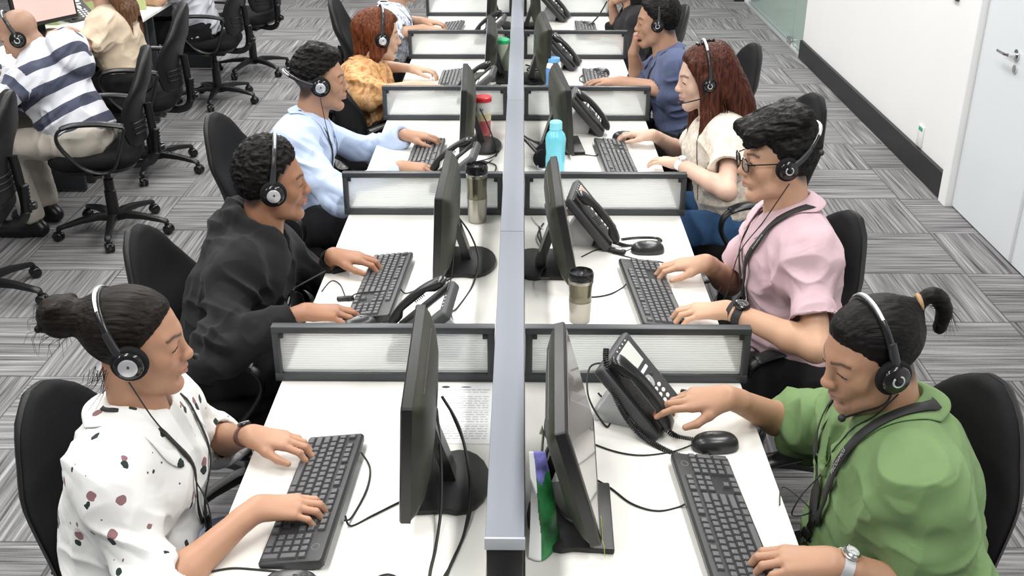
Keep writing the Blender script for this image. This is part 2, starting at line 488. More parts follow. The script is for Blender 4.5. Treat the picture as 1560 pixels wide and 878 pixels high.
# ================================================================ desk equipment
def keyboard_master(detail):
    t = thing('keyboard', 'keyboard', 'keyboard', (0, 0, 0))
    W, D = 0.435, 0.127
    def top(y): return 0.013 + (y + D / 2) / D * 0.016      # slope of the deck
    prof = [(-D / 2, 0.003), (-D / 2, 0.010), (-D / 2 + 0.004, 0.0135), (D / 2 - 0.005, top(D / 2)), (D / 2, 0.024), (D / 2, 0.012), (D / 2 - 0.02, 0.004)]
    rings = []
    for x, sc in ((-W / 2, 0.94), (-W / 2 + 0.004, 1.0), (W / 2 - 0.004, 1.0), (W / 2, 0.94)):
        rings.append([(x, y * sc, 0.003 + (z - 0.003) * (0.9 if sc < 1 else 1)) for y, z in prof])
    MB().loft(rings).build('deck', mat('keyboard_deck', (0.028, 0.029, 0.031), 0.42) if 'keyboard_deck' not in MATS else MATS['keyboard_deck'], t, sharp=40)
    u = 0.0187; rp = 0.0178
    y0 = -D / 2 + 0.0125
    rows = []
    x0 = -W / 2 + 0.0075
    def row(r, xs, start, gap=0.0):
        x = start
        for w in xs:
            if isinstance(w, tuple): x += w[0] * u; continue
            rows.append((x + w * u / 2, y0 + r * rp + gap, w, 1, None)); x += w * u
    row(0, [1.5, 1.25, 1.25, 6, 1.25, 1.25, 1.0, 1.5], x0)
    row(1, [2.25] + [1] * 10 + [2.75], x0)
    row(2, [1.75] + [1] * 11 + [2.25], x0)
    row(3, [1.5] + [1] * 12 + [1.5], x0)
    row(4, [1] * 13 + [2], x0)
    row(5, [1, (1,), 1, 1, 1, 1, (.5,), 1, 1, 1, 1, (.5,), 1, 1, 1, 1], x0, 0.0035)
    nx = x0 + 15 * u + 0.006
    for r, n in ((0, 3), (3, 3), (4, 3), (5, 3)):
        row(r, [1] * n, nx, 0.0035 if r == 5 else 0)
    rows.append((nx + 1.5 * u, y0 + rp, 1, 1, None))
    px = nx + 3 * u + 0.006
    row(0, [2, 1], px); row(1, [1, 1, 1], px); row(2, [1, 1, 1], px); row(3, [1, 1, 1], px); row(4, [1, 1, 1, 1], px)
    rows.append((px + 3.5 * u, y0 + 0.5 * rp, 1, 2, None)); rows.append((px + 3.5 * u, y0 + 2.5 * rp, 1, 2, None))
    def key_mb(w, h, mb, M):
        a = w * u / 2 - 0.0009; b_ = h * rp / 2 - 0.0009; c = 0.0022
        lv = [(0.0, 0, 0.0), (0.0006, 0.0006, 0.003), (c, c, 0.0062), (c + 0.0012, c + 0.0012, 0.0068)]
        rings = [[(-a + p, -b_ + q, z), (a - p, -b_ + q, z), (a - p, b_ - q, z), (-a + p, b_ - q, z)] for p, q, z in lv]
        mb.loft(rings, True, 0, M)
    slope = math.atan2(0.016, D)
    leg = 'ZXCVBNM<>?ASDFGHJKL:"QWERTYUIOP[]1234567890-='
    if detail:
        cache = {}
        for x, y, w, h, _ in rows:
            if (w, h) not in cache:
                mb = MB(); key_mb(w, h, mb, None)
                o = mb.build('key', key_mat, t, sharp=20); cache[(w, h)] = o.data
            else:
                o = bpy.data.objects.new('key', cache[(w, h)]); COL.objects.link(o); o.parent = t
            o.location = (x, y, top(y) - 0.0005); o.rotation_euler = (slope, 0, 0)
        lg = MB(); i = 0
        for x, y, w, h, _ in rows:
            if w != 1 or h != 1: continue
            v, f = text_mesh(leg[i % len(leg)], 0.0058); i += 1
            lg.add(v, f, 0, Tm((x - 0.002, y + 0.002, top(y) + 0.0066), slope, 0, 0))
        lg.build('legend', legend_mat, t, smooth=False)
    else:
        mb = MB()
        for x, y, w, h, _ in rows: key_mb(w, h, mb, Tm((x, y, top(y) - 0.0005), slope))
        mb.build('key_block', key_mat, t, sharp=20)
    # round maker's mark above the number pad
    lm = MB(); v, f = text_mesh('DELL', 0.0055)
    M = Tm((px + 2.1 * u, y0 + 5 * rp + 0.002, top(y0 + 5 * rp) + 0.0006), slope)
    lm.add(v, f, 0, M)
    lm.tube([(0.009 * math.cos(a * PI / 12), 0.0075 * math.sin(a * PI / 12), 0) for a in range(24)], 0.0006, 5, 0, M, closed=True)
    lm.build('logo', mat('logo_grey', (0.22, 0.22, 0.23), 0.5) if 'logo_grey' not in MATS else MATS['logo_grey'], t, smooth=False)
    return t
kb_hi = keyboard_master(True)
kb_lo = keyboard_master(False)
KL = [(-0.425, 1.815, -90 - 2.5, 0), (-0.412, 2.842, -90 - 3, 0), (-0.383, 4.02, -90 - 1.5, 1), (-0.350, 5.21, -90 - 1, 1), (-0.43, 6.42, -94, 1)]
KR = [(0.405, 1.745, 90 + 3.5, 0), (0.378, 2.80, 90 + 4, 0), (0.372, 4.03, 90 + 3, 0), (0.372, 5.21, 90, 1), (0.385, 6.42, 90, 1)]
kl = ['black keyboard under the hands of the ', 'black keyboard in front of the ']
used = set()
def place(master, loc, rz, label, group=None):
    if master.name not in used:
        used.add(master.name); master.location = loc; master.rotation_euler = (0, 0, rz); master['label'] = label
        if group: master['group'] = group
        return master
    return dup(master, loc, rz, label, group)
for i, (x, y, a, lo) in enumerate(KL):
    place(kb_lo if lo else kb_hi, (x, y, DZ), R(a), 'black keyboard under the hands of the ' + who_l[i], 'black keyboards on the desks')
for i, (x, y, a, lo) in enumerate(KR):
    place(kb_lo if lo else kb_hi, (x, y, DZ), R(a), 'black keyboard in front of the ' + who_r[i], 'black keyboards on the desks')

# ---- mice
def mouse_master():
    t = thing('computer_mouse', 'mouse', 'mouse')
    n, m = 20, 9
    rings = []
    for i in range(m + 1):
        a = i / m * PI / 2
        k = math.cos(a) ** 0.55 if i < m else 0.02
        z = 0.004 + 0.032 * math.sin(a) ** 0.9
        rings.append([(0.030 * k * math.copysign(abs(math.cos(q)) ** 0.8, math.cos(q)), 0.054 * k * math.copysign(abs(math.sin(q)) ** 0.8, math.sin(q)) - 0.006 * (1 - k), z) for q in [2 * PI * j / n for j in range(n)]])
    rings.insert(0, [(x * 0.96, y * 0.96, 0.0) for x, y, z in rings[0]])
    MB().loft(rings).build('shell', mat('mouse_shell', (0.022, 0.022, 0.024), 0.3), t, sharp=60)
    w = MB(); w.lathe([(0.004, -0.0035), (0.009, -0.003), (0.009, 0.003), (0.004, 0.0035)], 16, 0, Tm((0, 0.026, 0.0265), 0, PI / 2, 0))
    w.build('scroll_wheel', dark_grey, t)
    s = MB(); s.tube([(0, 0.05, 0.013), (0, 0.044, 0.0235), (0, 0.037, 0.0305)], 0.0007, 5); s.tube([(0, 0.016, 0.0355), (0, 0.006, 0.0368)], 0.0007, 5); s.build('button_seam', rubber, t)
    return t
ms = mouse_master()
for loc, rz, lb in [((0.437, 2.02, DZ), 93, 'black mouse above the keyboard of the man in green'),
                    ((0.402, 3.125, DZ), 92, 'black mouse beyond the keyboard of the man in pink'),
                    ((0.432, 4.305, DZ), 80, 'black mouse held by the woman with long auburn hair'),
                    ((0.395, 5.395, DZ), 92, 'black mouse near the man resting his chin on his fist'),
                    ((0.395, 6.57, DZ), 92, 'black mouse by the person in black at the top edge'),
                    ((-0.424, 1.543, DZ), -85, 'black mouse at the bottom edge below the near left keyboard'),
                    ((-0.446, 2.59, DZ), -75, 'black mouse under the hand of the man in the black hoodie')]:
    place(ms, loc, R(rz), lb, 'black mice on the desks')

# ---- monitors: screen faces local -Y
def monitor(label, loc, rz, tilt, base_off=(0, 0.05), zc=0.17, w=0.44, h=0.265, screen_mat=None, base_rz=0.0):
    t = thing('monitor', label, 'monitor', loc, rz, 'computer monitors on the desks')
    M = Tm((0, 0, zc), -tilt, 0, 0)
    # housing: flat bezel with a bulging back
    hs = MB()
    def ring(sx, sz, y, r=0.01):
        pts = []
        a, b_ = w / 2 * sx, h / 2 * sz
        for cx, cz, q0 in ((a - r, b_ - r, 0), (-a + r, b_ - r, 90), (-a + r, -b_ + r, 180), (a - r, -b_ + r, 270)):
            for k in range(4):
                q = R(q0 + k * 30); pts.append((cx + r * math.cos(q), y, cz + r * math.sin(q)))
        return pts
    hs.loft([ring(0.985, 0.975, -0.012, 0.006), ring(1, 1, -0.009, 0.007), ring(1, 1, 0.010, 0.007)], True, 0, M)
    hs.build('bezel', black_plastic, t, sharp=30)
    bk = MB(); bk.loft([ring(0.985, 0.975, 0.010, 0.01), ring(0.96, 0.93, 0.020, 0.02), ring(0.86, 0.80, 0.034, 0.03), ring(0.62, 0.58, 0.044, 0.035), ring(0.3, 0.3, 0.047, 0.02)], True, 0, M)
    b = bk.build('back_shell', olive_back, t, sharp=50)
    lg = MB(); v, f = text_mesh('DELL', 0.017)
    ML = M @ Tm((0, 0.0475, 0.035), PI / 2, 0, PI)
    lg.add(v, f, 0, ML)
    lg.tube([(0.026 * math.cos(a * PI / 14), 0.026 * math.sin(a * PI / 14), 0) for a in range(28)], 0.0012, 5, 0, ML, closed=True)
    lg.build('logo', MATS.get('logo_olive') or mat('logo_olive', (0.12, 0.12, 0.10), 0.4), b, smooth=False)
    vt = MB()
    for k in range(9):
        vt.box((0, 0.022 + 0.0012 * k * 0, h * 0.43 - k * 0.006), (w * 0.62, 0.004, 0.002), 0, 1, 0, M @ Tm((0, 0.004 + k * 0.0012, 0)))
    vt.build('vent', black_plastic, b, smooth=False)
    sc = MB(); sc.box((0, -0.0125, 0.004), (w - 0.032, 0.002, h - 0.040), 0, 1, 0, M)
    sc.build('screen', screen_mat or screen_off, t, smooth=False)
    bo = Tm((base_off[0], base_off[1], 0), 0, 0, base_rz)
    nk = MB()
    nk.loft([[(x * s_ , y, z) for x, y, z in q] for q, s_ in (
        ([(-0.028, 0.055, 0.012), (0.028, 0.055, 0.012), (0.026, 0.085, 0.012), (-0.026, 0.085, 0.012)], 1.1),
        ([(-0.026, 0.050, 0.05), (0.026, 0.050, 0.05), (0.024, 0.074, 0.05), (-0.024, 0.074, 0.05)], 1.0),
        ([(-0.026, 0.028, 0.12), (0.026, 0.028, 0.12), (0.024, 0.052, 0.12), (-0.024, 0.052, 0.12)], 1.0),
        ([(-0.03, 0.012, zc + 0.01), (0.03, 0.012, zc + 0.01), (0.028, 0.035, zc + 0.01), (-0.028, 0.035, zc + 0.01)], 1.0))], True)
    nk.build('neck', black_gloss, t, sharp=40)
    # base: straight front, rounded back
    poly = [(-0.11, -0.075), (0.11, -0.075)]
    for k in range(13):
        a = -20 + k * (220 / 12); poly.append((0.112 * math.cos(R(a)), 0.03 + 0.068 * math.sin(R(a))))
    bs = MB(); bs.prism(poly, 0.0, 0.014, 0, bo, 0.004); bs.build('stand_base', black_plastic, t, sharp=30)
    return t
reflection_screen = mat('screen_painted_reflection', (0.20, 0.175, 0.16), 0.22, emit=(0.5, 0.47, 0.45), estr=0.10, coat=0.5)  # washed-out brownish reflection painted into the base colour and a faint glow
grey_screen = mat('screen_lit', (0.3, 0.32, 0.33), 0.2, emit=(0.75, 0.8, 0.82), estr=0.45)
monitor('monitor seen from behind on the desk of the woman in the white patterned shirt', (-0.222, 1.895, DZ), R(-90 + 1.5), R(3), (0.02, 0.06), 0.180, screen_mat=grey_screen)
monitor('monitor seen from behind on the desk of the man in the black hoodie', (-0.240, 3.06, DZ), R(-90 - 0.5), R(3), (0.03, 0.065), 0.155, screen_mat=grey_screen)
monitor('monitor seen from behind on the desk of the man in the pale blue shirt', (-0.236, 4.25, DZ), R(-90 + 2), R(3), (0.05, 0.055), 0.150, screen_mat=grey_screen)
monitor('monitor seen from behind on the desk of the woman in the orange blouse', (-0.172, 5.40, DZ), R(-90 + 1), R(4), (0.09, 0.05), 0.125, screen_mat=grey_screen)
monitor('monitor at the top edge left of the spine', (-0.20, 6.58, DZ), R(-90 + 1), R(3), (0.0, 0.05), 0.15, screen_mat=grey_screen)
monitor('tilted monitor with a lime sticky note in front of the man in green', (0.113, 1.835, DZ), R(90 - 1.5), R(16), (-0.075, 0.0), 0.172, screen_mat=reflection_screen)
monitor('monitor behind the steel tumbler facing the man in the pink shirt', (0.128, 3.005, DZ), R(90 + 1), R(11), (0.01, 0.06), 0.157, screen_mat=reflection_screen)
monitor('monitor behind the cyan bottle facing the woman with long auburn hair', (0.168, 4.245, DZ), R(90 + 5), R(4), (-0.04, 0.0), 0.155, screen_mat=reflection_screen)
monitor('monitor behind the blue bottle facing the man resting his chin on his fist', (0.112, 5.30, DZ), R(90 + 4), R(-2), (0.0, 0.04), 0.165, screen_mat=reflection_screen)
monitor('monitor at the top edge right of the spine', (0.095, 6.55, DZ), R(90), R(3), (0.0, 0.04), 0.17, screen_mat=reflection_screen)

# ---- desk phones: user on local -Y
def phone(label, loc, rz, tilt, lifted=False, sc=1.0, lcdm=None, group='black desk phones', cord=True):
    t = thing('desk_phone', label, 'telephone', loc, rz, group)
    t.scale = (sc, sc, sc)
    W, Lg, th = 0.196, 0.212, 0.030
    M = Tm((0, 0, 0.012), tilt, 0, 0)
    def P(x, y, z): return M @ Tm((x, y, z))
    MB().box((0, Lg / 2, -th / 2), (W, Lg, th), 0.009, 3, 0, M).build('body', phone_grey, t, sharp=40)
    st = MB()      # wedge that holds the face up
    h = Lg * math.sin(tilt) * 0.72; y1 = Lg * math.cos(tilt) * 0.72
    for sx in (-1, 1):
        st.prism([(y1 - 0.03, 0.0), (y1 + 0.075, 0.0), (y1 + 0.02, h - 0.01), (y1 - 0.045, h - 0.055)], -0.006, 0.006, 0, Matrix.Translation((sx * 0.055, 0, 0)) @ Matrix(((0, 0, 1, 0), (1, 0, 0, 0), (0, 1, 0, 0), (0, 0, 0, 1))), 0.002)
    st.box((0, y1 + 0.03, 0.008), (0.12, 0.09, 0.016), 0.004)
    st.box((0, y1 + 0.005, h * 0.5), (0.11, 0.012, h * 0.7), 0.003, 2, 0)
    st.build('stand', phone_light, t, sharp=40)
    # screen block, soft keys, navigation disc, keypad
    MB().box((0.026, Lg - 0.046, 0.001), (0.082, 0.058, 0.003), 0.001, 1, 0, M).build('display', lcdm or lcd, t)
    b = MB()
    for k in range(4): b.ball((0.026 - 0.03 + k * 0.02, Lg - 0.010, 0.001), (0.0035, 0.0025, 0.0015), 8, 6, 0, M)
    b.build('soft_key', phone_light, t)
    MB().box((0.028, Lg - 0.090, 0.001), (0.070, 0.009, 0.003), 0.001, 1, 0, M).build('label_strip', white_plastic, t)
    MB().lathe([(0, 0), (0.016, 0), (0.016, 0.003), (0.013, 0.004), (0.007, 0.003), (0.006, 0.0045), (0, 0.0045)], 20, 0, P(0.028, Lg - 0.117, 0)).build('navigation_disc', silver, t)
    for sx in (-1, 1):
        MB().box((0.028 + sx * 0.030, Lg - 0.112, 0.001), (0.012, 0.010, 0.003), 0.0012, 1, 0, M).build('function_key', silver if sx < 0 else dark_grey, t)
    for r in range(4):
        for c in range(3):
            MB().ball((0.004 + c * 0.024, 0.070 - r * 0.0165, 0.001), (0.0082, 0.0055, 0.0028), 12, 6, 0, M).build('dial_key', white_plastic, t)
    ck = MB(); ck.box((-0.065, Lg / 2, 0.001), (0.052, Lg - 0.02, 0.006), 0.003, 2, 0, M); ck.build('cradle', black_plastic, t)
    # handset: arched bar with two heads
    hs = None
    if not lifted:
        hs = handset_mesh('handset', M @ Tm((-0.066, Lg / 2 - 0.002, 0.016)), t)
        g = MB()
        for k in range(6): g.box((-0.093, Lg / 2 + 0.012 - k * 0.006, 0.020), (0.003, 0.003, 0.014), 0.001, 1, 0, M)
        g.build('speaker_slot', rubber, t)
    return t
def handset_mesh(name, M, parent=None):
    m = MB(); rings = []
    Ls = 0.215
    for i in range(25):
        s = i / 24; y = (s - 0.5) * Ls
        e = abs(2 * s - 1)
        zt = 0.034 - 0.020 * e ** 2.2                      # arched top
        zb = 0.012 - (0.016 if e > 0.60 else 0.016 * max(0, (e - 0.42) / 0.18)) * 1.0
        hw = 0.0165 + 0.0085 * max(0, (e - 0.35) / 0.65) ** 1.3
        k = 1.0 if e < 0.86 else math.sqrt(max(0.04, 1 - ((e - 0.86) / 0.14) ** 2))
        mid = (zt + zb) / 2
        rings.append([(hw * k * math.copysign(abs(math.cos(q)) ** 0.6, math.cos(q)), y, mid + (zt - zb) / 2 * k * math.copysign(abs(math.sin(q)) ** 0.6, math.sin(q))) for q in [2 * PI * j / 18 for j in range(18)]])
    m.loft(rings, True, 0, M)
    return m.build(name, MATS.get('handset_black') or mat('handset_black', (0.010, 0.010, 0.011), 0.28), parent, sharp=60)
def coil(name, pts, r=0.0055, wire=0.0019, pitch=0.0048, parent=None, mt=None):
    c = spline(pts, 24); L_ = [0]
    for i in range(1, len(c)): L_.append(L_[-1] + (c[i] - c[i - 1]).length)
    n = max(20, int(L_[-1] / pitch * 9)); out = []
    for k in range(n + 1):
        s = L_[-1] * k / n
        i = min(max(int(np.searchsorted(L_, s)), 1), len(c) - 1)
        f = (s - L_[i - 1]) / max(1e-6, L_[i] - L_[i - 1]); p = c[i - 1].lerp(c[i], f)
        tdir = (c[i] - c[i - 1]).normalized(); a = tdir.cross(Vector((0.3, 0.2, 0.93))).normalized(); b_ = tdir.cross(a)
        q = 2 * PI * s / pitch
        out.append(p + (a * math.cos(q) + b_ * math.sin(q)) * r)
    return MB().tube(out, wire, 5).build(name, mt or black_plastic, parent, sharp=80)

def cable(label, pts, r=0.0022, n=8, name='cable', group='black cables on the desks', m=None):
    o = MB().tube(spline(pts, n), r, 6).build(name, m or rubber, None, sharp=80)
    return tag(o, label, 'cable', group)

p1 = phone('black desk phone pressed by the man in the green shirt', (0.352, 2.125, DZ), R(68), R(47))
coil('coiled_cord', [Vector(p) for p in ((-0.050, 0.150, 0.19), (-0.075, 0.140, 0.165), (-0.098, 0.105, 0.09), (-0.102, 0.05, 0.02), (-0.125, -0.04, 0.0), (-0.115, -0.10, 0.0), (-0.08, -0.112, 0.0), (-0.055, -0.08, 0.0), (-0.055, -0.03, 0.0), (-0.056, 0.002, 0.018))], parent=p1)
p2 = phone('black desk phone with a peach display beside the man in the pink shirt', (0.305, 3.215, DZ), R(80), R(50), lcdm=lcd_peach)
coil('coiled_cord', [Vector(p) for p in ((-0.056, 0.0, 0.02), (-0.035, -0.05, 0.0), (-0.01, -0.10, 0.0), (0.02, -0.145, 0.0), (0.045, -0.13, 0.0), (0.035, -0.07, 0.0), (0.01, -0.02, 0.0))], parent=p2)
phone('black desk phone leaning behind the nearest monitor of the man in the hoodie', (-0.345, 2.50, DZ), R(-94), R(42))
phone('black desk phone behind the monitor of the man in the pale blue shirt', (-0.335, 3.745, DZ), R(-94), R(40))
phone('black desk phone behind the monitor of the woman with long auburn hair', (0.362, 4.435, DZ), R(82), R(48))
phone('black desk phone between the blue bottle and the man resting his chin', (0.300, 5.555, DZ), R(75), R(45))
phone('black desk phone of the person in black at the top edge', (0.295, 6.79, DZ), R(75), R(45))
phone('black desk phone behind the monitor of the woman in orange', (-0.30, 4.93, DZ), R(-94), R(40))
phone('black desk phone at the top edge left of the spine', (-0.27, 6.18, DZ), R(-94), R(40))
# spare handset lying by the spine
t = thing('spare_headset', 'black padded headset lying by the cyan bottle and the spine', 'headset', (0.055, 3.99, DZ), R(20))
m = MB(); m.lathe([(0.0, 0.0), (0.032, 0.0), (0.036, 0.008), (0.034, 0.02), (0.020, 0.026), (0, 0.026)], 20, 0, Tm((0.0, -0.04, 0.036), R(80), 0, R(20))); m.build('ear_cushion', black_fabric, t)
m = MB(); m.lathe([(0.0, 0.0), (0.032, 0.0), (0.036, 0.008), (0.034, 0.02), (0.020, 0.026), (0, 0.026)], 20, 0, Tm((0.05, 0.03, 0.036), R(75), 0, R(-20))); m.build('ear_cushion', black_fabric, t)
m = MB(); m.tube(spline([(0.0, -0.03, 0.05), (-0.025, 0.03, 0.085), (-0.03, 0.09, 0.09), (0.0, 0.12, 0.075), (0.05, 0.05, 0.05)], 6), 0.011, 8, flat=0.4); m.build('headband', black_plastic, t)
m = MB(); m.tube(spline([(0.0, -0.045, 0.03), (-0.02, -0.08, 0.012), (0.01, -0.11, 0.01)], 6), 0.003, 6); m.build('microphone_boom', silver, t)

# ---- drink bottles and tumblers
def tumbler(label, loc, sc=1.0, olive=False, hh=0.20):
    t = thing('travel_tumbler', label, 'tumbler', loc)
    t.scale = (sc, sc, sc)
    k = hh / 0.20
    up = MATS.get('tinted_steel') or mat('tinted_steel', (0.17, 0.16, 0.115), 0.24, metal=0.9)
    MB().lathe([(0.0, 0.0), (0.030, 0.0), (0.0325, 0.004), (0.035, 0.05 * k), (0.036, 0.085 * k)], 28).build('lower_sleeve', steel, t)
    MB().lathe([(0.0345, 0.085 * k), (0.036, 0.088 * k), (0.0345, 0.11 * k), (0.036, 0.14 * k), (0.0385, 0.160 * k)], 28).build('upper_sleeve', up if olive else steel, t)
    MB().lathe([(0.0395, 0.159 * k), (0.0395, 0.170 * k), (0.037, 0.172 * k)], 28).build('rim_band', steel, t)
    l = MB(); l.lathe([(0.036, 0.170 * k), (0.0395, 0.172 * k), (0.040, 0.190 * k), (0.037, 0.199 * k), (0.034, 0.199 * k), (0.032, 0.191 * k), (0.0, 0.190 * k)], 28)
    ld = l.build('lid', black_gloss, t)
    MB().ball((0.0, -0.006, 0.191 * k), (0.010, 0.014, 0.005), 12, 8).build('sip_tab', black_plastic, ld)
    return t
tumbler('tall olive and steel tumbler beside the monitor of the man in the hoodie', (-0.150, 3.385, DZ), 0.95, True, 0.215)
tumbler('steel tumbler with a black lid in front of the monitor facing the man in pink', (0.163, 2.645, DZ), 0.88, True, 0.172)
cy = mat('cyan_plastic', (0.15, 0.55, 0.68), 0.22, coat=0.5); cyc = mat('cyan_cap', (0.25, 0.68, 0.80), 0.35)
t = thing('water_bottle', 'bright cyan water bottle in front of the monitor facing the woman with auburn hair', 'bottle', (0.128, 3.87, DZ))
MB().lathe([(0.0, 0.0), (0.033, 0.0), (0.037, 0.006), (0.038, 0.06), (0.036, 0.085), (0.038, 0.12), (0.039, 0.142), (0.034, 0.160), (0.024, 0.172), (0.022, 0.176)], 28).build('bottle_body', cy, t)
MB().lathe([(0.022, 0.172), (0.0235, 0.174), (0.0235, 0.205), (0.020, 0.209), (0.0, 0.209)], 28).build('screw_cap', cyc, t)
MB().lathe([(0.0238, 0.178), (0.0246, 0.179), (0.0246, 0.181), (0.0238, 0.182)], 28).build('grip_ring', cy, t)
t = thing('water_bottle', 'blue translucent bottle with a white collar beside the far right monitor', 'bottle', (0.150, 5.10, DZ))
MB().lathe([(0.0, 0.0), (0.036, 0.0), (0.040, 0.006), (0.040, 0.105), (0.038, 0.115)], 24).build('bottle_body', mat('blue_plastic', (0.10, 0.25, 0.52), 0.15, coat=0.4), t)
MB().lathe([(0.038, 0.112), (0.0395, 0.115), (0.036, 0.135), (0.03, 0.138)], 24).build('collar', white_plastic, t)
MB().lathe([(0.030, 0.136), (0.032, 0.140), (0.031, 0.158), (0.0, 0.160)], 24).build('lid', mat('blue_lid', (0.14, 0.38, 0.70), 0.35), t)
t = thing('plastic_tumbler', 'clear tumbler with a red lid and pink drink behind the third left monitor', 'tumbler', (-0.163, 4.362, DZ))
MB().lathe([(0.0, 0.0), (0.030, 0.0), (0.032, 0.004), (0.0335, 0.07)], 24).build('pink_drink', mat('pink_drink', (0.48, 0.10, 0.12), 0.2, coat=0.4), t)
MB().lathe([(0.0335, 0.07), (0.0345, 0.10)], 24, cap=False).build('tinted_band', mat('yellow_band', (0.62, 0.52, 0.30), 0.25), t)
MB().lathe([(0.0345, 0.10), (0.036, 0.152)], 24, cap=False).build('clear_wall', mat('milky_wall', (0.70, 0.70, 0.68), 0.2), t)
lt = MB(); v, f = text_mesh('lla', 0.020)
lt.add([((0.0362) * math.sin(x / 0.0362), -(0.0362) * math.cos(x / 0.0362), y) for x, y, z in v], f, 0, Tm((0, 0, 0.122), 0, 0, R(-8))); lt.build('lettering', black_plastic, t, smooth=False)
MB().lathe([(0.0375, 0.150), (0.0375, 0.166), (0.033, 0.170), (0.0, 0.170)], 24).build('lid', mat('red_lid', (0.55, 0.03, 0.04), 0.35), t)
t = thing('plastic_tumbler', 'clear tumbler with a green lid beside the spine far along the left row', 'tumbler', (-0.100, 5.47, DZ))
MB().lathe([(0.0, 0.0), (0.030, 0.0), (0.032, 0.004), (0.036, 0.150)], 24).build('clear_wall', mat('pale_green_wall', (0.55, 0.64, 0.50), 0.2), t)
MB().lathe([(0.0375, 0.148), (0.0375, 0.164), (0.033, 0.168), (0.0, 0.168)], 24).build('lid', mat('green_lid', (0.03, 0.42, 0.17), 0.35), t)

# ---- papers
t = thing('paper_form', 'printed white form lying between the near left monitor and the spine', 'paper', (-0.165, 2.163, DZ), R(0))
MB().box((0, 0, 0.0006), (0.198, 0.268, 0.0006)).build('sheet', paper_mat, t, smooth=False)
tx = MB(); rr = random.Random(3)
for k in range(22):
    y = 0.10 - k * 0.0102
    if k in (2, 9, 15): continue
    x = -0.088
    while x < 0.085:
        w_ = rr.uniform(0.006, 0.022); w_ = min(w_, 0.088 - x)
        tx.add([(x, y, 0.0011), (x + w_, y, 0.0011), (x + w_, y + 0.0028, 0.0011), (x, y + 0.0028, 0.0011)], [(0, 1, 2, 3)]); x += w_ + 0.004
for y in (0.105, 0.008, -0.055): tx.add([(-0.09, y, 0.0011), (0.09, y, 0.0011), (0.09, y + 0.0012, 0.0011), (-0.09, y + 0.0012, 0.0011)], [(0, 1, 2, 3)])
tx.build('print', ink_mat, t, smooth=False)
lo = MB(); lo.ball((-0.02, 0.116, 0.0008), (0.011, 0.006, 0.0006), 10, 6); lo.ball((0.03, 0.116, 0.0008), (0.014, 0.003, 0.0006), 10, 6); lo.build('letterhead', dark_grey, t)
# brochure standing curled against the spine
t = thing('brochure', 'curled glossy brochure with a purple flower and green field by the spine', 'brochure', (0.012, 1.64, DZ))
def curl(u, v, off=0.0):
    # u across 0..1 (spine to desk), v along the sheet's height 0..1
    x = 0.004 + 0.062 * u + 0.004 * math.sin(v * 3) - 0.030 * v * u
    y = -0.006 + 0.045 * u * (1 - v) + 0.118 * v + 0.028 * math.sin(PI * u) * (1 - v) * -1
    z = 0.004 + 0.165 * v + 0.012 * math.sin(PI * u) * 0
    return (x + off, y + off, z)
nu, nv = 40, 44
sv, sf, sm = [], [], []
for j in range(nv + 1):
    for i in range(nu + 1): sv.append(curl(i / nu, j / nv))
for j in range(nv):
    for i in range(nu):
        a = j * (nu + 1) + i; sf.append((a, a + 1, a + nu + 2, a + nu + 1))
        u_, v_ = (i + .5) / nu, (j + .5) / nv
        sm.append(0 if u_ < 0.40 - 0.15 * v_ + 0.03 * math.sin(v_ * 9) else (2 if v_ > 0.74 + 0.05 * math.sin(u_ * 9) else 1))
pg = mat('brochure_green', (0.03, 0.20, 0.06), 0.3, var=0.75, vscale=22); pv_ = mat('brochure_purple', (0.20, 0.20, 0.55), 0.3, var=0.6, vscale=40)
o = mesh_obj('folded_sheet', sv, sf, [paper_mat, pg, pv_], t, True, sm)
so = o.modifiers.new('thickness', 'SOLIDIFY'); so.thickness = 0.0016
MB().tube([(0.030, 0.118, 0.165), (0.033, 0.128, 0.20), (0.031, 0.130, 0.215), (0.027, 0.126, 0.20)], 0.0028, 6).build('clip', mat('clip_metal', (0.45, 0.42, 0.30), 0.3, metal=0.7), t)
t = thing('sticky_note', 'lime sticky note hanging under the tilted monitor', 'sticky note', (0.155, 1.628, DZ + 0.055), R(95))
v = [(-0.008, 0, 0.0), (0.008, 0, 0.0), (0.0075, -0.004, -0.014), (0.001, -0.008, -0.048), (-0.001, -0.008, -0.048), (-0.006, -0.004, -0.014), (0.007, 0.003, 0.05), (-0.002, 0.003, 0.05)]
o = mesh_obj('note', v, [(0, 1, 2, 5), (5, 2, 3, 4), (7, 6, 1, 0)], mat('lime_note', (0.55, 0.62, 0.06), 0.6), t, False)
so = o.modifiers.new('thickness', 'SOLIDIFY'); so.thickness = 0.0006
# olive file box between far left monitors
t = thing('desk_box', 'small dark olive box under the monitor of the woman in orange', 'box', (-0.195, 5.20, DZ), R(25))
MB().box((0, 0, 0.03), (0.11, 0.07, 0.05), 0.006, 2, 0, Tm((0, 0, 0), R(12), 0, 0)).build('box_shell', olive_back, t)
MB().box((0, -0.038, 0.010), (0.112, 0.006, 0.012), 0.002).build('pale_edge', phone_light, t)

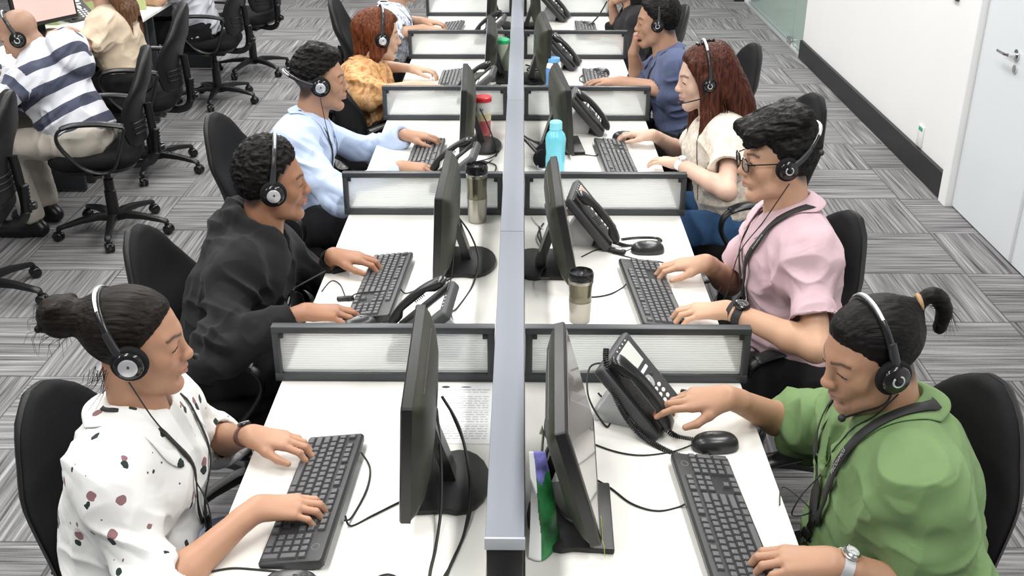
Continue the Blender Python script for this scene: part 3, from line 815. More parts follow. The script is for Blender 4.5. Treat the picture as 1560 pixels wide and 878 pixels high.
# ---- cables
zc_ = DZ + 0.0025
cable('keyboard cable of the near left keyboard running to the monitor', [(-0.352, 1.74, DZ + 0.02), (-0.34, 1.73, zc_), (-0.30, 1.765, zc_), (-0.25, 1.81, zc_), (-0.20, 1.85, zc_)])
cable('loop of cable along the back edge of the near left keyboard', [(-0.352, 1.73, DZ + 0.016), (-0.342, 1.76, zc_), (-0.325, 1.85, zc_), (-0.328, 1.93, zc_), (-0.352, 1.975, DZ + 0.012)])
cable('thick cable hanging from the back of the near left monitor', [(-0.178, 1.93, 0.90), (-0.165, 1.85, 0.83), (-0.16, 1.76, 0.775), (-0.165, 1.66, zc_), (-0.17, 1.58, zc_), (-0.165, 1.45, zc_)], 0.0035)
cable('second cable from the near left monitor trailing to the bottom edge', [(-0.17, 1.98, 0.90), (-0.13, 1.93, 0.85), (-0.105, 1.83, 0.79), (-0.11, 1.72, zc_), (-0.135, 1.60, zc_), (-0.16, 1.45, zc_)], 0.0032)
cable('thin cable beside the thick monitor cable on the near left desk', [(-0.155, 1.97, 0.88), (-0.115, 1.90, 0.81), (-0.10, 1.78, 0.76), (-0.125, 1.64, zc_), (-0.15, 1.55, zc_), (-0.145, 1.45, zc_)], 0.0024)
cable('black cable along the bottom edge left of the near keyboard', [(-0.60, 1.585, zc_), (-0.55, 1.60, zc_), (-0.50, 1.597, zc_), (-0.45, 1.59, zc_)])
cable('arched cable at the bottom edge of the near left desk', [(-0.295, 1.53, zc_), (-0.27, 1.575, zc_), (-0.245, 1.585, zc_), (-0.222, 1.565, zc_), (-0.215, 1.52, zc_)])
cable('keyboard cable of the man in the hoodie running under his monitor', [(-0.35, 2.80, DZ + 0.02), (-0.335, 2.81, zc_), (-0.29, 2.85, zc_), (-0.24, 2.88, zc_), (-0.2, 2.93, zc_)])
cable('headset cable of the man in the hoodie across his desk edge', [(-0.585, 2.82, zc_), (-0.565, 2.87, zc_ + .01), (-0.54, 2.87, zc_), (-0.515, 2.80, zc_), (-0.50, 2.76, zc_), (-0.47, 2.75, DZ + 0.03), (-0.40, 2.755, DZ + 0.035)], 0.002)
t = thing('inline_control', 'small black cable remote beside the keyboard of the man in the hoodie', 'cable remote', (-0.507, 2.765, DZ), R(10)); MB().box((0, 0, 0.007), (0.05, 0.016, 0.013), 0.005, 3).build('remote_body', black_plastic, t); MB().box((0.004, 0, 0.0135), (0.018, 0.008, 0.002), 0.0005).build('volume_rocker', dark_grey, t)
cable('mouse cable crossing the near end of the hoodie man\'s keyboard', [(-0.42, 2.60, DZ + 0.012), (-0.38, 2.58, zc_), (-0.33, 2.61, zc_), (-0.28, 2.64, zc_)], 0.0018)
cable('looped cable bundle behind the monitor of the man in the hoodie', [(-0.21, 3.10, 0.89), (-0.16, 3.07, 0.83), (-0.13, 2.98, 0.78), (-0.145, 2.86, zc_), (-0.18, 2.72, zc_), (-0.195, 2.66, zc_ + 0.01), (-0.185, 2.60, zc_), (-0.20, 2.56, zc_ + 0.008), (-0.20, 2.64, zc_ + 0.012), (-0.225, 2.72, zc_)], 0.003)
cable('thin cable hanging behind the monitor of the man in the hoodie', [(-0.215, 3.02, 0.86), (-0.205, 2.95, 0.80), (-0.21, 2.84, zc_), (-0.20, 2.74, zc_), (-0.20, 2.66, zc_), (-0.165, 2.58, zc_)], 0.002)
cable('tangled cable behind the monitor of the man in pale blue', [(-0.17, 4.28, 0.88), (-0.13, 4.20, 0.82), (-0.10, 4.10, zc_), (-0.14, 3.98, zc_), (-0.19, 3.90, zc_), (-0.12, 3.84, zc_), (-0.10, 3.93, zc_ + .01), (-0.16, 4.02, zc_)], 0.003)
cable('thin tangled cable by the spine on the pale blue man\'s desk', [(-0.19, 4.0, zc_), (-0.12, 4.06, zc_), (-0.09, 4.16, zc_), (-0.12, 4.22, zc_)], 0.0022)
cable('thin cable behind the monitor of the woman in orange', [(-0.13, 5.42, 0.86), (-0.10, 5.33, 0.80), (-0.09, 5.25, zc_), (-0.12, 5.15, zc_), (-0.09, 5.05, zc_)], 0.003)
cable('mouse cable of the man in green passing under the phone cord', [(0.385, 2.013, DZ + 0.012), (0.34, 2.0, zc_), (0.27, 1.985, zc_), (0.21, 2.0, zc_), (0.15, 2.04, zc_)], 0.002)
cable('keyboard cable of the man in green running to the tilted monitor', [(0.348, 1.80, DZ + 0.018), (0.33, 1.80, zc_), (0.28, 1.785, zc_), (0.23, 1.81, zc_), (0.185, 1.87, zc_), (0.12, 1.93, zc_)], 0.0022)
cable('thick cable looping left of the tilted monitor', [(0.10, 1.85, 0.86), (0.075, 1.85, 0.875), (0.052, 1.82, 0.86), (0.055, 1.77, 0.81), (0.085, 1.74, 0.77), (0.11, 1.72, DZ + 0.02)], 0.004)
cable('thin cable loop behind the top of the tilted monitor', [(0.10, 1.95, 0.90), (0.060, 1.97, 0.87), (0.055, 1.93, 0.83), (0.09, 1.92, 0.82)], 0.002)
cable('phone cable looping behind the phone of the man in green', [(0.20, 2.22, 0.85), (0.165, 2.23, 0.83), (0.16, 2.16, 0.79), (0.20, 2.10, zc_), (0.215, 2.18, zc_), (0.19, 2.25, zc_)], 0.0024)
cable('headset cable of the man in green at the divider end', [(0.42, 2.245, zc_), (0.45, 2.235, zc_), (0.50, 2.22, zc_), (0.546, 2.19, zc_)], 0.0022)
t = thing('cable_plug', 'small black plug behind the pressing hand of the man in green', 'plug', (0.405, 2.25, DZ), R(-20)); MB().box((0, 0, 0.006), (0.03, 0.012, 0.011), 0.003).build('plug_body', black_plastic, t); MB().tube([(0.014, 0, 0.006), (0.024, 0, 0.005)], 0.003, 6).build('strain_relief', rubber, t)
cable('keyboard cable of the man in pink curling towards the tumbler', [(0.315, 2.86, DZ + 0.018), (0.30, 2.855, zc_), (0.26, 2.81, zc_), (0.21, 2.79, zc_), (0.16, 2.80, zc_)], 0.0022)
cable('mouse cable of the man in pink', [(0.352, 3.125, DZ + 0.012), (0.32, 3.12, zc_), (0.28, 3.14, zc_), (0.24, 3.135, zc_), (0.19, 3.08, zc_)], 0.002)
cable('headset cable of the man in pink running past his mouse', [(0.29, 3.11, zc_), (0.33, 3.085, zc_), (0.37, 3.06, zc_), (0.43, 3.045, zc_), (0.50, 3.0, zc_)], 0.002)
t = thing('inline_control', 'small black cable remote below the phone cord of the man in pink', 'cable remote', (0.305, 3.115, DZ), R(-25)); MB().box((0, 0, 0.008), (0.055, 0.020, 0.015), 0.006, 3).build('remote_body', black_plastic, t); MB().box((0.004, 0, 0.0155), (0.02, 0.009, 0.002), 0.0005).build('volume_rocker', phone_light, t)
cable('cable bundle left of the monitor facing the man in pink', [(0.075, 3.36, zc_), (0.06, 3.30, zc_), (0.055, 3.22, zc_ + 0.01), (0.075, 3.12, zc_), (0.085, 3.02, zc_), (0.065, 2.93, 0.77), (0.055, 2.83, 0.79), (0.08, 2.78, 0.81)], 0.003)
cable('second cable left of the monitor facing the man in pink', [(0.06, 3.33, zc_), (0.065, 3.24, zc_), (0.07, 3.16, zc_ + .012), (0.082, 3.08, zc_ + .01), (0.09, 3.0, zc_)], 0.0028)
cable('grey network cable by the spine beside the man in pink', [(0.035, 3.42, zc_), (0.05, 3.36, zc_), (0.07, 3.31, zc_)], 0.003, m=phone_light)
cable('keyboard cable of the woman with auburn hair', [(0.31, 4.08, DZ + 0.018), (0.295, 4.085, zc_), (0.25, 4.10, zc_), (0.2, 4.09, zc_)], 0.0022)
cable('tangled cable between the cyan bottle and the spine', [(0.03, 4.30, zc_), (0.06, 4.27, zc_), (0.10, 4.22, zc_), (0.06, 4.18, zc_), (0.09, 4.14, zc_), (0.13, 4.18, zc_), (0.08, 4.24, zc_ + .01)], 0.003)
cable('thin cable beside the headset lying by the spine', [(0.11, 4.2, zc_), (0.10, 4.11, zc_), (0.09, 4.05, zc_), (0.105, 3.98, zc_)], 0.0025)
cable('tangled cable behind the monitor of the man resting his chin', [(0.02, 5.60, zc_), (0.06, 5.55, zc_), (0.09, 5.50, zc_), (0.04, 5.46, zc_), (0.03, 5.52, zc_), (0.08, 5.58, zc_ + .01), (0.05, 5.65, zc_)], 0.004)
cable('thin cable below the cable tangle at the blue bottle', [(0.02, 5.36, zc_), (0.05, 5.30, zc_), (0.06, 5.22, zc_), (0.10, 5.18, zc_)], 0.0025)
cable('tangled cable behind the monitor at the top edge right of the spine', [(0.02, 6.70, zc_), (0.07, 6.65, zc_), (0.03, 6.58, zc_), (0.06, 6.50, zc_), (0.09, 6.56, zc_ + .01)], 0.004)
cable('white mouse cable of the man resting his chin', [(0.35, 5.40, zc_), (0.30, 5.36, zc_), (0.29, 5.28, zc_), (0.31, 5.23, zc_)], 0.0025)
cable('handset cord stretched to the person in black', [(0.36, 6.62, zc_), (0.42, 6.62, zc_ + .01), (0.47, 6.65, 0.80), (0.52, 6.68, 0.88)], 0.005)

# ================================================================ swivel chairs (user faces local +Y)
def chair_master():
    t = thing('swivel_chair', 'chair', 'office chair')
    # back: egg-shaped upholstered front and a moulded rear shell
    def outline(v):      # half width over the height 0..1
        return 0.225 * (0.80 + 0.20 * math.sin(PI * min(1, v * 1.25 + 0.05))) * (1 - max(0, (v - 0.45) / 0.55) ** 2.6 * 0.72) * (1 if v < 0.985 else 0.80)
    def spine_y(v):      # leans back, lumbar bulge
        return -0.215 - 0.075 * v + 0.03 * math.sin(PI * min(1, v * 1.6)) 
    z0, hh = 0.52, 0.475
    def sheet(th_f, th_b, grow, name, m, n=26):
        rings = []
        vs = [0, 0.012, 0.04] + [0.04 + 0.92 * i / 18 for i in range(1, 19)] + [0.985, 1.0]
        for v in vs:
            e = 1.0 if 0.04 <= v <= 0.96 else (0.55 if v in (0, 1.0) else 0.86)
            w = outline(v) * (1 + grow) * (1 if e == 1 else (0.9 if v < 0.5 else (0.90 if e > .6 else 0.72)))
            ring = []
            for j in range(n):
                q = 2 * PI * j / n
                cx = math.copysign(abs(math.cos(q)) ** 0.5, math.cos(q)); sy_ = math.copysign(abs(math.sin(q)) ** 0.7, math.sin(q))
                th = th_f if sy_ > 0 else th_b
                wrap = 0.050 * (cx * w / 0.22) ** 2
                ring.append((cx * w, spine_y(v) + wrap + sy_ * th * e, z0 + hh * v))
            rings.append(ring)
        return MB().loft(rings).build(name, m, t, sharp=70)
    sheet(0.030, 0.010, 0.0, 'back_cushion', black_fabric)
    b = sheet(-0.002, 0.030, 0.018, 'back_shell', shell_plastic)
    rb = MB()
    for k in range(3):
        v = 0.14 + k * 0.06; w = outline(v) * 0.86
        rb.tube([(w * s, spine_y(v) + 0.05 * (s * w / 0.22) ** 2 - 0.030 - 0.004 * 0, z0 + hh * (v + 0.03 * (1 - s * s) * -1)) for s in [-1 + i / 6 for i in range(13)]], 0.0045, 6)
    rb.build('shell_ridge', shell_plastic, b)
    # seat
    rings = []
    for z, k in ((0.415, 0.86), (0.425, 0.95), (0.445, 1.0), (0.470, 1.0), (0.488, 0.95), (0.494, 0.82), (0.492, 0.4)):
        rings.append([(0.242 * k * math.copysign(abs(math.cos(q)) ** 0.55, math.cos(q)), 0.03 + 0.232 * k * math.copysign(abs(math.sin(q)) ** 0.55, math.sin(q)), z - (0.02 if math.sin(q) > 0.75 else 0) * (z > 0.45)) for q in [2 * PI * j / 32 for j in range(32)]])
    MB().loft(rings).build('seat', black_fabric, t, sharp=60)
    m = MB(); m.loft([[(0.23 * k * math.copysign(abs(math.cos(q)) ** 0.6, math.cos(q)), 0.03 + 0.22 * k * math.copysign(abs(math.sin(q)) ** 0.6, math.sin(q)), z) for q in [2 * PI * j / 28 for j in range(28)]] for z, k in ((0.385, 0.6), (0.395, 0.9), (0.418, 0.97))]); m.build('seat_pan', shell_plastic, t, sharp=60)
    # back support with its ribbed bellows
    m = MB(); m.tube(spline([(0, -0.05, 0.385), (0, -0.20, 0.375), (0, -0.262, 0.43), (0, -0.262, 0.60), (0, -0.255, 0.70)], 6), 0.022, 10, flat=0.55, up=(1, 0, 0)); sp_ = m.build('back_support', black_plastic, t)
    m = MB(); m.lathe([(0.018 if i % 2 else 0.024, i * 0.009) for i in range(16)], 14, 0, Tm((0, -0.268, 0.43), R(4)), True); m.build('bellows', shell_plastic, sp_, sharp=80)
    m = MB(); m.lathe([(0, 0), (0.022, 0), (0.024, 0.006), (0.018, 0.03), (0, 0.032)], 14, 0, Tm((0, -0.285, 0.46), R(90))); m.build('tension_knob', black_gloss, sp_)
    # looped armrests
    for s in (-1, 1):
        x = 0.275 * s
        loop = spline([(x, -0.155, 0.655), (x, -0.05, 0.672), (x, 0.07, 0.672), (x, 0.145, 0.650), (x * 0.99, 0.160, 0.590), (x * 0.97, 0.115, 0.510), (x * 0.93, 0.05, 0.440), (x * 0.90, -0.03, 0.415), (x * 0.93, -0.085, 0.44), (x * 0.97, -0.125, 0.53), (x, -0.155, 0.62)], 5, True)
        m = MB(); m.tube(loop, 0.019, 10, flat=0.45, up=(0, 0, 1), closed=True)
        a = m.build('armrest', black_plastic, t, sharp=80)
        m = MB(); m.tube(spline([(x, -0.165, 0.660), (x, -0.05, 0.680), (x, 0.07, 0.680), (x, 0.135, 0.664)], 6), [0.026] * 18 + [0.022], 12, flat=0.42); m.build('arm_pad', MATS.get('arm_pad') or mat('arm_pad', (0.018, 0.019, 0.021), 0.35), a)
        MB().box((x * 0.72, 0.0, 0.402), (0.16, 0.045, 0.012), 0.003).build('arm_bracket', black_plastic, a)
    # column, tilt housing, star base
    MB().box((0, -0.01, 0.372), (0.12, 0.17, 0.05), 0.012).build('tilt_housing', black_plastic, t)
    m = MB(); m.lathe([(0, 0.07), (0.036, 0.07), (0.036, 0.10), (0.032, 0.105), (0.031, 0.235), (0.026, 0.24), (0.0255, 0.30), (0.018, 0.302), (0.0175, 0.36), (0, 0.36)], 20); m.build('gas_column', black_plastic, t)
    m = MB(); m.tube([(0.05, 0.02, 0.375), (0.16, 0.03, 0.37), (0.245, 0.04, 0.36)], 0.006, 8); m.ball((0.252, 0.041, 0.359), (0.028, 0.014, 0.009), 12, 8); m.build('height_lever', black_plastic, t)
    leg = MB()
    leg.loft([[(w * a_, y, z + h * b_) for a_, b_ in ((-1, 0), (-0.8, 0.8), (0, 1), (0.8, 0.8), (1, 0), (0.7, -0.6), (-0.7, -0.6))] for y, z, w, h in ((0.02, 0.085, 0.030, 0.028), (0.08, 0.098, 0.026, 0.024), (0.17, 0.092, 0.022, 0.019), (0.25, 0.078, 0.019, 0.015), (0.292, 0.070, 0.018, 0.013), (0.300, 0.062, 0.013, 0.008))])
    cs = MB()
    for s in (-1, 1): cs.lathe([(0.006, 0.0), (0.024, 0.0), (0.027, 0.004), (0.027, 0.014), (0.022, 0.019), (0.006, 0.020)], 18, 0, Tm((s * 0.004, 0.012, 0.027), 0, s * PI / 2, 0))
    cs.tube([(0, 0, 0.065), (0, 0.002, 0.045), (0, 0.008, 0.030)], 0.009, 8); cs.box((0, 0.014, 0.046), (0.040, 0.034, 0.012), 0.005)
    ld = cd = None
    for k in range(5):
        a = R(k * 72 + 18)
        if ld is None:
            l = leg.build('base_leg', black_plastic, t, sharp=50); c = cs.build('caster', black_gloss, l, sharp=50); ld, cd = l, c
            c.location = (0, 0.285, 0); 
        else:
            l = bpy.data.objects.new('base_leg', ld.data); COL.objects.link(l); l.parent = t
            c = bpy.data.objects.new('caster', cd.data); COL.objects.link(c); c.parent = l; c.location = (0, 0.285, 0)
        l.rotation_euler = (0, 0, a); c.rotation_euler = (0, 0, R((k * 67) % 90 - 45))
    return t
ch = chair_master()
GRP = 'black swivel chairs'
for loc, rz, sc, lb in [
    ((-0.75, 1.88), -90 - 12, 0.95, 'black swivel chair of the woman in the white patterned shirt'),
    ((-0.86, 2.86), -90 - 4, 0.93, 'black swivel chair behind the man in the black hoodie'),
    ((-0.93, 3.98), -90 - 8, 0.94, 'black swivel chair behind the man in the pale blue shirt'),
    ((-0.71, 5.06), -90 + 32, 0.97, 'black swivel chair of the woman in the orange blouse'),
    ((-0.830, 6.35), -90, 0.97, 'black swivel chair of the person in the checked shirt at the top edge'),
    ((0.73, 1.86), 90 + 19, 0.97, 'black swivel chair behind the man in the green shirt'),
    ((0.725, 2.92), 90 + 14, 0.94, 'black swivel chair behind the man in the pink shirt'),
    ((0.84, 3.97), 90 + 12, 1.02, 'black swivel chair behind the woman with long auburn hair'),
    ((0.84, 5.08), 90 + 10, 0.97, 'black swivel chair behind the man resting his chin on his fist'),
    ((0.66, 6.22), 90, 0.95, 'black swivel chair of the person in black at the top edge'),
    ((-2.09, 5.09), 90 + 12, 0.95, 'black swivel chair of the bald man in the striped hoodie'),
    ((-2.40, 4.27), 90 + 10, 0.95, 'empty black swivel chair at the left edge nearest the camera'),
    ((-2.19, 6.06), 90 + 4, 0.98, 'black swivel chair behind the woman in the beige top'),
    ((-2.20, 7.58), 90 + 2, 0.97, 'black swivel chair of the person in the light grey shirt'),
    ((-2.14, 8.45), 90 - 20, 0.97, 'farthest black swivel chair of the left aisle')]:
    c = place(ch, (loc[0], loc[1], 0), R(rz), lb, GRP)
    c.scale = (sc, sc, sc)

# ---------------------------------------------------------------- the desk row at the far left
for i, (y0, y1, lb) in enumerate([(4.0, 5.75, 'white desk of the bald man in the striped hoodie'), (5.75, 7.1, 'white desk of the woman in the beige top'), (7.1, 8.6, 'white desk of the person in the light grey shirt')]):
    desk('desk', lb, -2.95, -2.40, y0, y1, 'desks along the left edge')
for x0_, x1_, y, lb in ((-2.95, -2.855, 6.62, 'narrow pale green screen end behind the pinkish monitor'), (-2.95, -2.47, 7.1, 'olive desk screen beyond the woman in beige')):
    t = thing('desk_screen', lb, 'desk divider', ((x0_ + x1_) / 2, y, DZ), 0, 'desk screens on the left row')
    MB().box((0, 0, 0.13), (x1_ - x0_, 0.03, 0.26), 0.004).build('screen_panel', MATS.get('olive_panel') or mat('olive_panel', (0.42, 0.47, 0.22), 0.7), t)
    MB().box((0, 0, 0.265), (x1_ - x0_ + 0.01, 0.036, 0.014), 0.003).build('top_rail', frame_metal, t)

# ================================================================ people: smooth-union fields turned into one surface
def vec(*a): return np.array(a, dtype=np.float64)
def unit(v): return np.asarray(v, float) / (np.linalg.norm(v) + 1e-12)

class Field:
    def __init__(s, lo, hi, res):
        s.lo = np.asarray(lo, float); s.res = res
        s.n = np.maximum(4, np.ceil((np.asarray(hi, float) - s.lo) / res).astype(int) + 1)
        s.a = np.full(s.n, 1.0, np.float32)
        s.ax = [(s.lo[i] + res * np.arange(s.n[i])).astype(np.float32) for i in range(3)]
    def sub(s, lo, hi, m):
        i0 = np.clip(np.floor((np.asarray(lo) - m - s.lo) / s.res).astype(int), 0, s.n)
        i1 = np.clip(np.ceil((np.asarray(hi) + m - s.lo) / s.res).astype(int) + 1, 0, s.n)
        if (i1 <= i0).any(): return None
        sl = tuple(slice(a, b) for a, b in zip(i0, i1))
        P = np.meshgrid(s.ax[0][sl[0]], s.ax[1][sl[1]], s.ax[2][sl[2]], indexing='ij', sparse=True)
        return sl, P
    def _mix(s, sl, d, k, op):
        a = s.a[sl]; d = d.astype(np.float32)
        if op == 'add':
            if k > 0:
                h = np.maximum(k - np.abs(a - d), 0) / k
                s.a[sl] = np.minimum(a, d) - h * h * k * 0.25
            else: s.a[sl] = np.minimum(a, d)
        else:   # carve
            if k > 0:
                h = np.maximum(k - np.abs(a + d), 0) / k
                s.a[sl] = np.maximum(a, -d) + h * h * k * 0.25
            else: s.a[sl] = np.maximum(a, -d)
    def cone(s, a, b, ra, rb, k=0.01, op='add', flat=None, q=1.0, ends=None):
        """tapered capsule; flat: unit direction along which it is q times as thick; ends=(cut_a, cut_b): flat ends"""
        a = np.asarray(a, float); b = np.asarray(b, float)
        rm = max(ra, rb) * max(1.0, q)
        g = s.sub(np.minimum(a, b) - rm, np.maximum(a, b) + rm, k + 3 * s.res)
        if g is None: return s
        sl, P = g
        ba = b - a; L2 = float(ba @ ba) + 1e-12
        px, py, pz = P[0] - a[0], P[1] - a[1], P[2] - a[2]
        t = (px * ba[0] + py * ba[1] + pz * ba[2]) / L2
        h = np.clip(t, 0, 1)
        dx, dy, dz = px - h * ba[0], py - h * ba[1], pz - h * ba[2]
        if flat is not None:
            f = np.asarray(flat, float); c = (dx * f[0] + dy * f[1] + dz * f[2]) * (1.0 / q - 1.0)
            dx, dy, dz = dx + c * f[0], dy + c * f[1], dz + c * f[2]
        d = (np.sqrt(dx * dx + dy * dy + dz * dz) - (ra + (rb - ra) * h)) * (min(1.0, q) if flat is not None else 1.0)
        if ends:
            L = math.sqrt(L2)
            if ends[0]: d = np.maximum(d, -t * L)
            if ends[1]: d = np.maximum(d, (t - 1) * L)
        s._mix(sl, d, k, op); return s
    def ell(s, c, r, k=0.01, op='add', M=None, cut=None, shift=None):
        """ellipsoid; M columns: its own axes; cut(local x, y, z) -> extra distance that trims it"""
        c = np.asarray(c, float); r = np.asarray(r, float); rm = r.max() if M is not None else r
        g = s.sub(c - rm, c + rm, k + 3 * s.res)
        if g is None: return s
        sl, P = g
        x, y, z = P[0] - c[0], P[1] - c[1], P[2] - c[2]
        if M is not None:
            x, y, z = (M[0, 0] * x + M[1, 0] * y + M[2, 0] * z, M[0, 1] * x + M[1, 1] * y + M[2, 1] * z, M[0, 2] * x + M[1, 2] * y + M[2, 2] * z)
        k0 = np.sqrt((x / r[0]) ** 2 + (y / r[1]) ** 2 + (z / r[2]) ** 2)
        k1 = np.sqrt((x / r[0] ** 2) ** 2 + (y / r[1] ** 2) ** 2 + (z / r[2] ** 2) ** 2)
        d = k0 * (k0 - 1.0) / np.maximum(k1, 1e-6)
        if shift is not None: d = d + shift(x, y, z)
        if cut is not None: d = np.maximum(d, cut(x, y, z))
        s._mix(sl, d, k, op); return s
    def clip(s, n, o, k=0.0):
        """keep only the side where (p-o).n < 0"""
        n = np.asarray(n, float); o = np.asarray(o, float)
        d = (s.ax[0][:, None, None] - o[0]) * n[0] + (s.ax[1][None, :, None] - o[1]) * n[1] + (s.ax[2][None, None, :] - o[2]) * n[2]
        s.a = np.maximum(s.a, d.astype(np.float32)); return s
    def surface(s):
        a = s.a; inside = a < 0
        nx, ny, nz = s.n - 1
        cnt = np.zeros((nx, ny, nz), np.int8)
        off = [(i, j, k) for i in (0, 1) for j in (0, 1) for k in (0, 1)]
        for i, j, k in off: cnt += inside[i:nx + i, j:ny + j, k:nz + k]
        act = np.argwhere((cnt > 0) & (cnt < 8))
        if len(act) == 0: return np.zeros((0, 3)), np.zeros((0, 4), int)
        vals = {o: a[act[:, 0] + o[0], act[:, 1] + o[1], act[:, 2] + o[2]] for o in off}
        sm = np.zeros((len(act), 3)); ct = np.zeros(len(act))
        for o in off:
            for ax in range(3):
                if o[ax]: continue
                o2 = tuple(1 if i == ax else o[i] for i in range(3))
                va, vb = vals[o], vals[o2]; m = (va < 0) != (vb < 0)
                t = va[m] / (va[m] - vb[m])
                p = np.tile(np.array(o, float), (m.sum(), 1)); p[:, ax] = t
                sm[m] += p; ct[m] += 1
        V = (act + sm / ct[:, None]) * s.res + s.lo
        idx = np.full((nx, ny, nz), -1, np.int32); idx[act[:, 0], act[:, 1], act[:, 2]] = np.arange(len(act))
        F = []
        for ax in range(3):
            b, c = (ax + 1) % 3, (ax + 2) % 3
            s0 = [slice(None)] * 3; s1 = [slice(None)] * 3
            s0[ax] = slice(0, s.n[ax] - 1); s1[ax] = slice(1, s.n[ax])
            i0, i1 = inside[tuple(s0)], inside[tuple(s1)]
            e = np.argwhere(i0 != i1)
            ok = (e[:, b] > 0) & (e[:, c] > 0) & (e[:, b] < s.n[b] - 1) & (e[:, c] < s.n[c] - 1)
            e = e[ok]; flip = i0[e[:, 0], e[:, 1], e[:, 2]]
            q = []
            for db, dc in ((-1, -1), (0, -1), (0, 0), (-1, 0)):
                p = e.copy(); p[:, b] += db; p[:, c] += dc; q.append(idx[p[:, 0], p[:, 1], p[:, 2]])
            q = np.stack(q, 1); q[~flip] = q[~flip][:, ::-1]
            F.append(q)
        F = np.concatenate(F); F = F[(F >= 0).all(1)]
        return V, F

def normals(V, F):
    n = np.cross(V[F[:, 2]] - V[F[:, 0]], V[F[:, 3]] - V[F[:, 1]])
    N = np.zeros_like(V)
    for i in range(4): np.add.at(N, F[:, i], n)
    return N / (np.linalg.norm(N, axis=1)[:, None] + 1e-12)

_perm = RNG.rand(64, 64, 64).astype(np.float32) * 2 - 1
def vnoise(p):
    p = np.asarray(p, float); i = np.floor(p).astype(int); f = p - i; f = f * f * (3 - 2 * f)
    r = 0
    for a in (0, 1):
        for b in (0, 1):
            for c in (0, 1):
                w = (f[:, 0] if a else 1 - f[:, 0]) * (f[:, 1] if b else 1 - f[:, 1]) * (f[:, 2] if c else 1 - f[:, 2])
                r = r + w * _perm[(i[:, 0] + a) & 63, (i[:, 1] + b) & 63, (i[:, 2] + c) & 63]
    return r
def ridge(p): return 1 - 2 * np.abs(vnoise(p))

def field_obj(name, fld, mats, parent, origin, disp=None, color=None, relax=1):
    V, F = fld.surface()
    if relax:      # one light smoothing pass, keeps the volume
        for lam in ((0.5, -0.52) if relax == 1 else (0.5, -0.52) * relax):
            S = np.zeros_like(V); c = np.zeros(len(V))
            for i in range(4):
                np.add.at(S, F[:, i], V[F[:, (i + 1) % 4]]); np.add.at(c, F[:, i], 1)
                np.add.at(S, F[:, i], V[F[:, (i - 1) % 4]]); np.add.at(c, F[:, i], 1)
            V = V + lam * (S / np.maximum(c, 1)[:, None] - V)
    if disp is not None: V = V + normals(V, F) * disp(V)[:, None]
    cols = color(V) if color is not None else None
    o = mesh_obj(name, V - np.asarray(origin), F, mats, parent, True, cols=cols)
    return o, V, F

def bvh_of(V, F): return BVHTree.FromPolygons([Vector(p) for p in V], [tuple(map(int, f)) for f in F])
def stick(bvh, p, off):
    loc, n, i, d = bvh.find_nearest(Vector(p))
    if (Vector(p) - loc).dot(n) < 0 and False: n = -n
    return loc + n * off

def ik(S, W, l1, l2, pole):
    S, W = np.asarray(S, float), np.asarray(W, float); d = W - S; L = np.linalg.norm(d)
    if L > (l1 + l2) * 0.995: k = L / ((l1 + l2) * 0.995); l1 *= k; l2 *= k
    u = d / L; x = (L * L + l1 * l1 - l2 * l2) / (2 * L); h = math.sqrt(max(0, l1 * l1 - x * x))
    p = np.asarray(pole, float); p = unit(p - u * (p @ u))
    return S + u * x + p * h

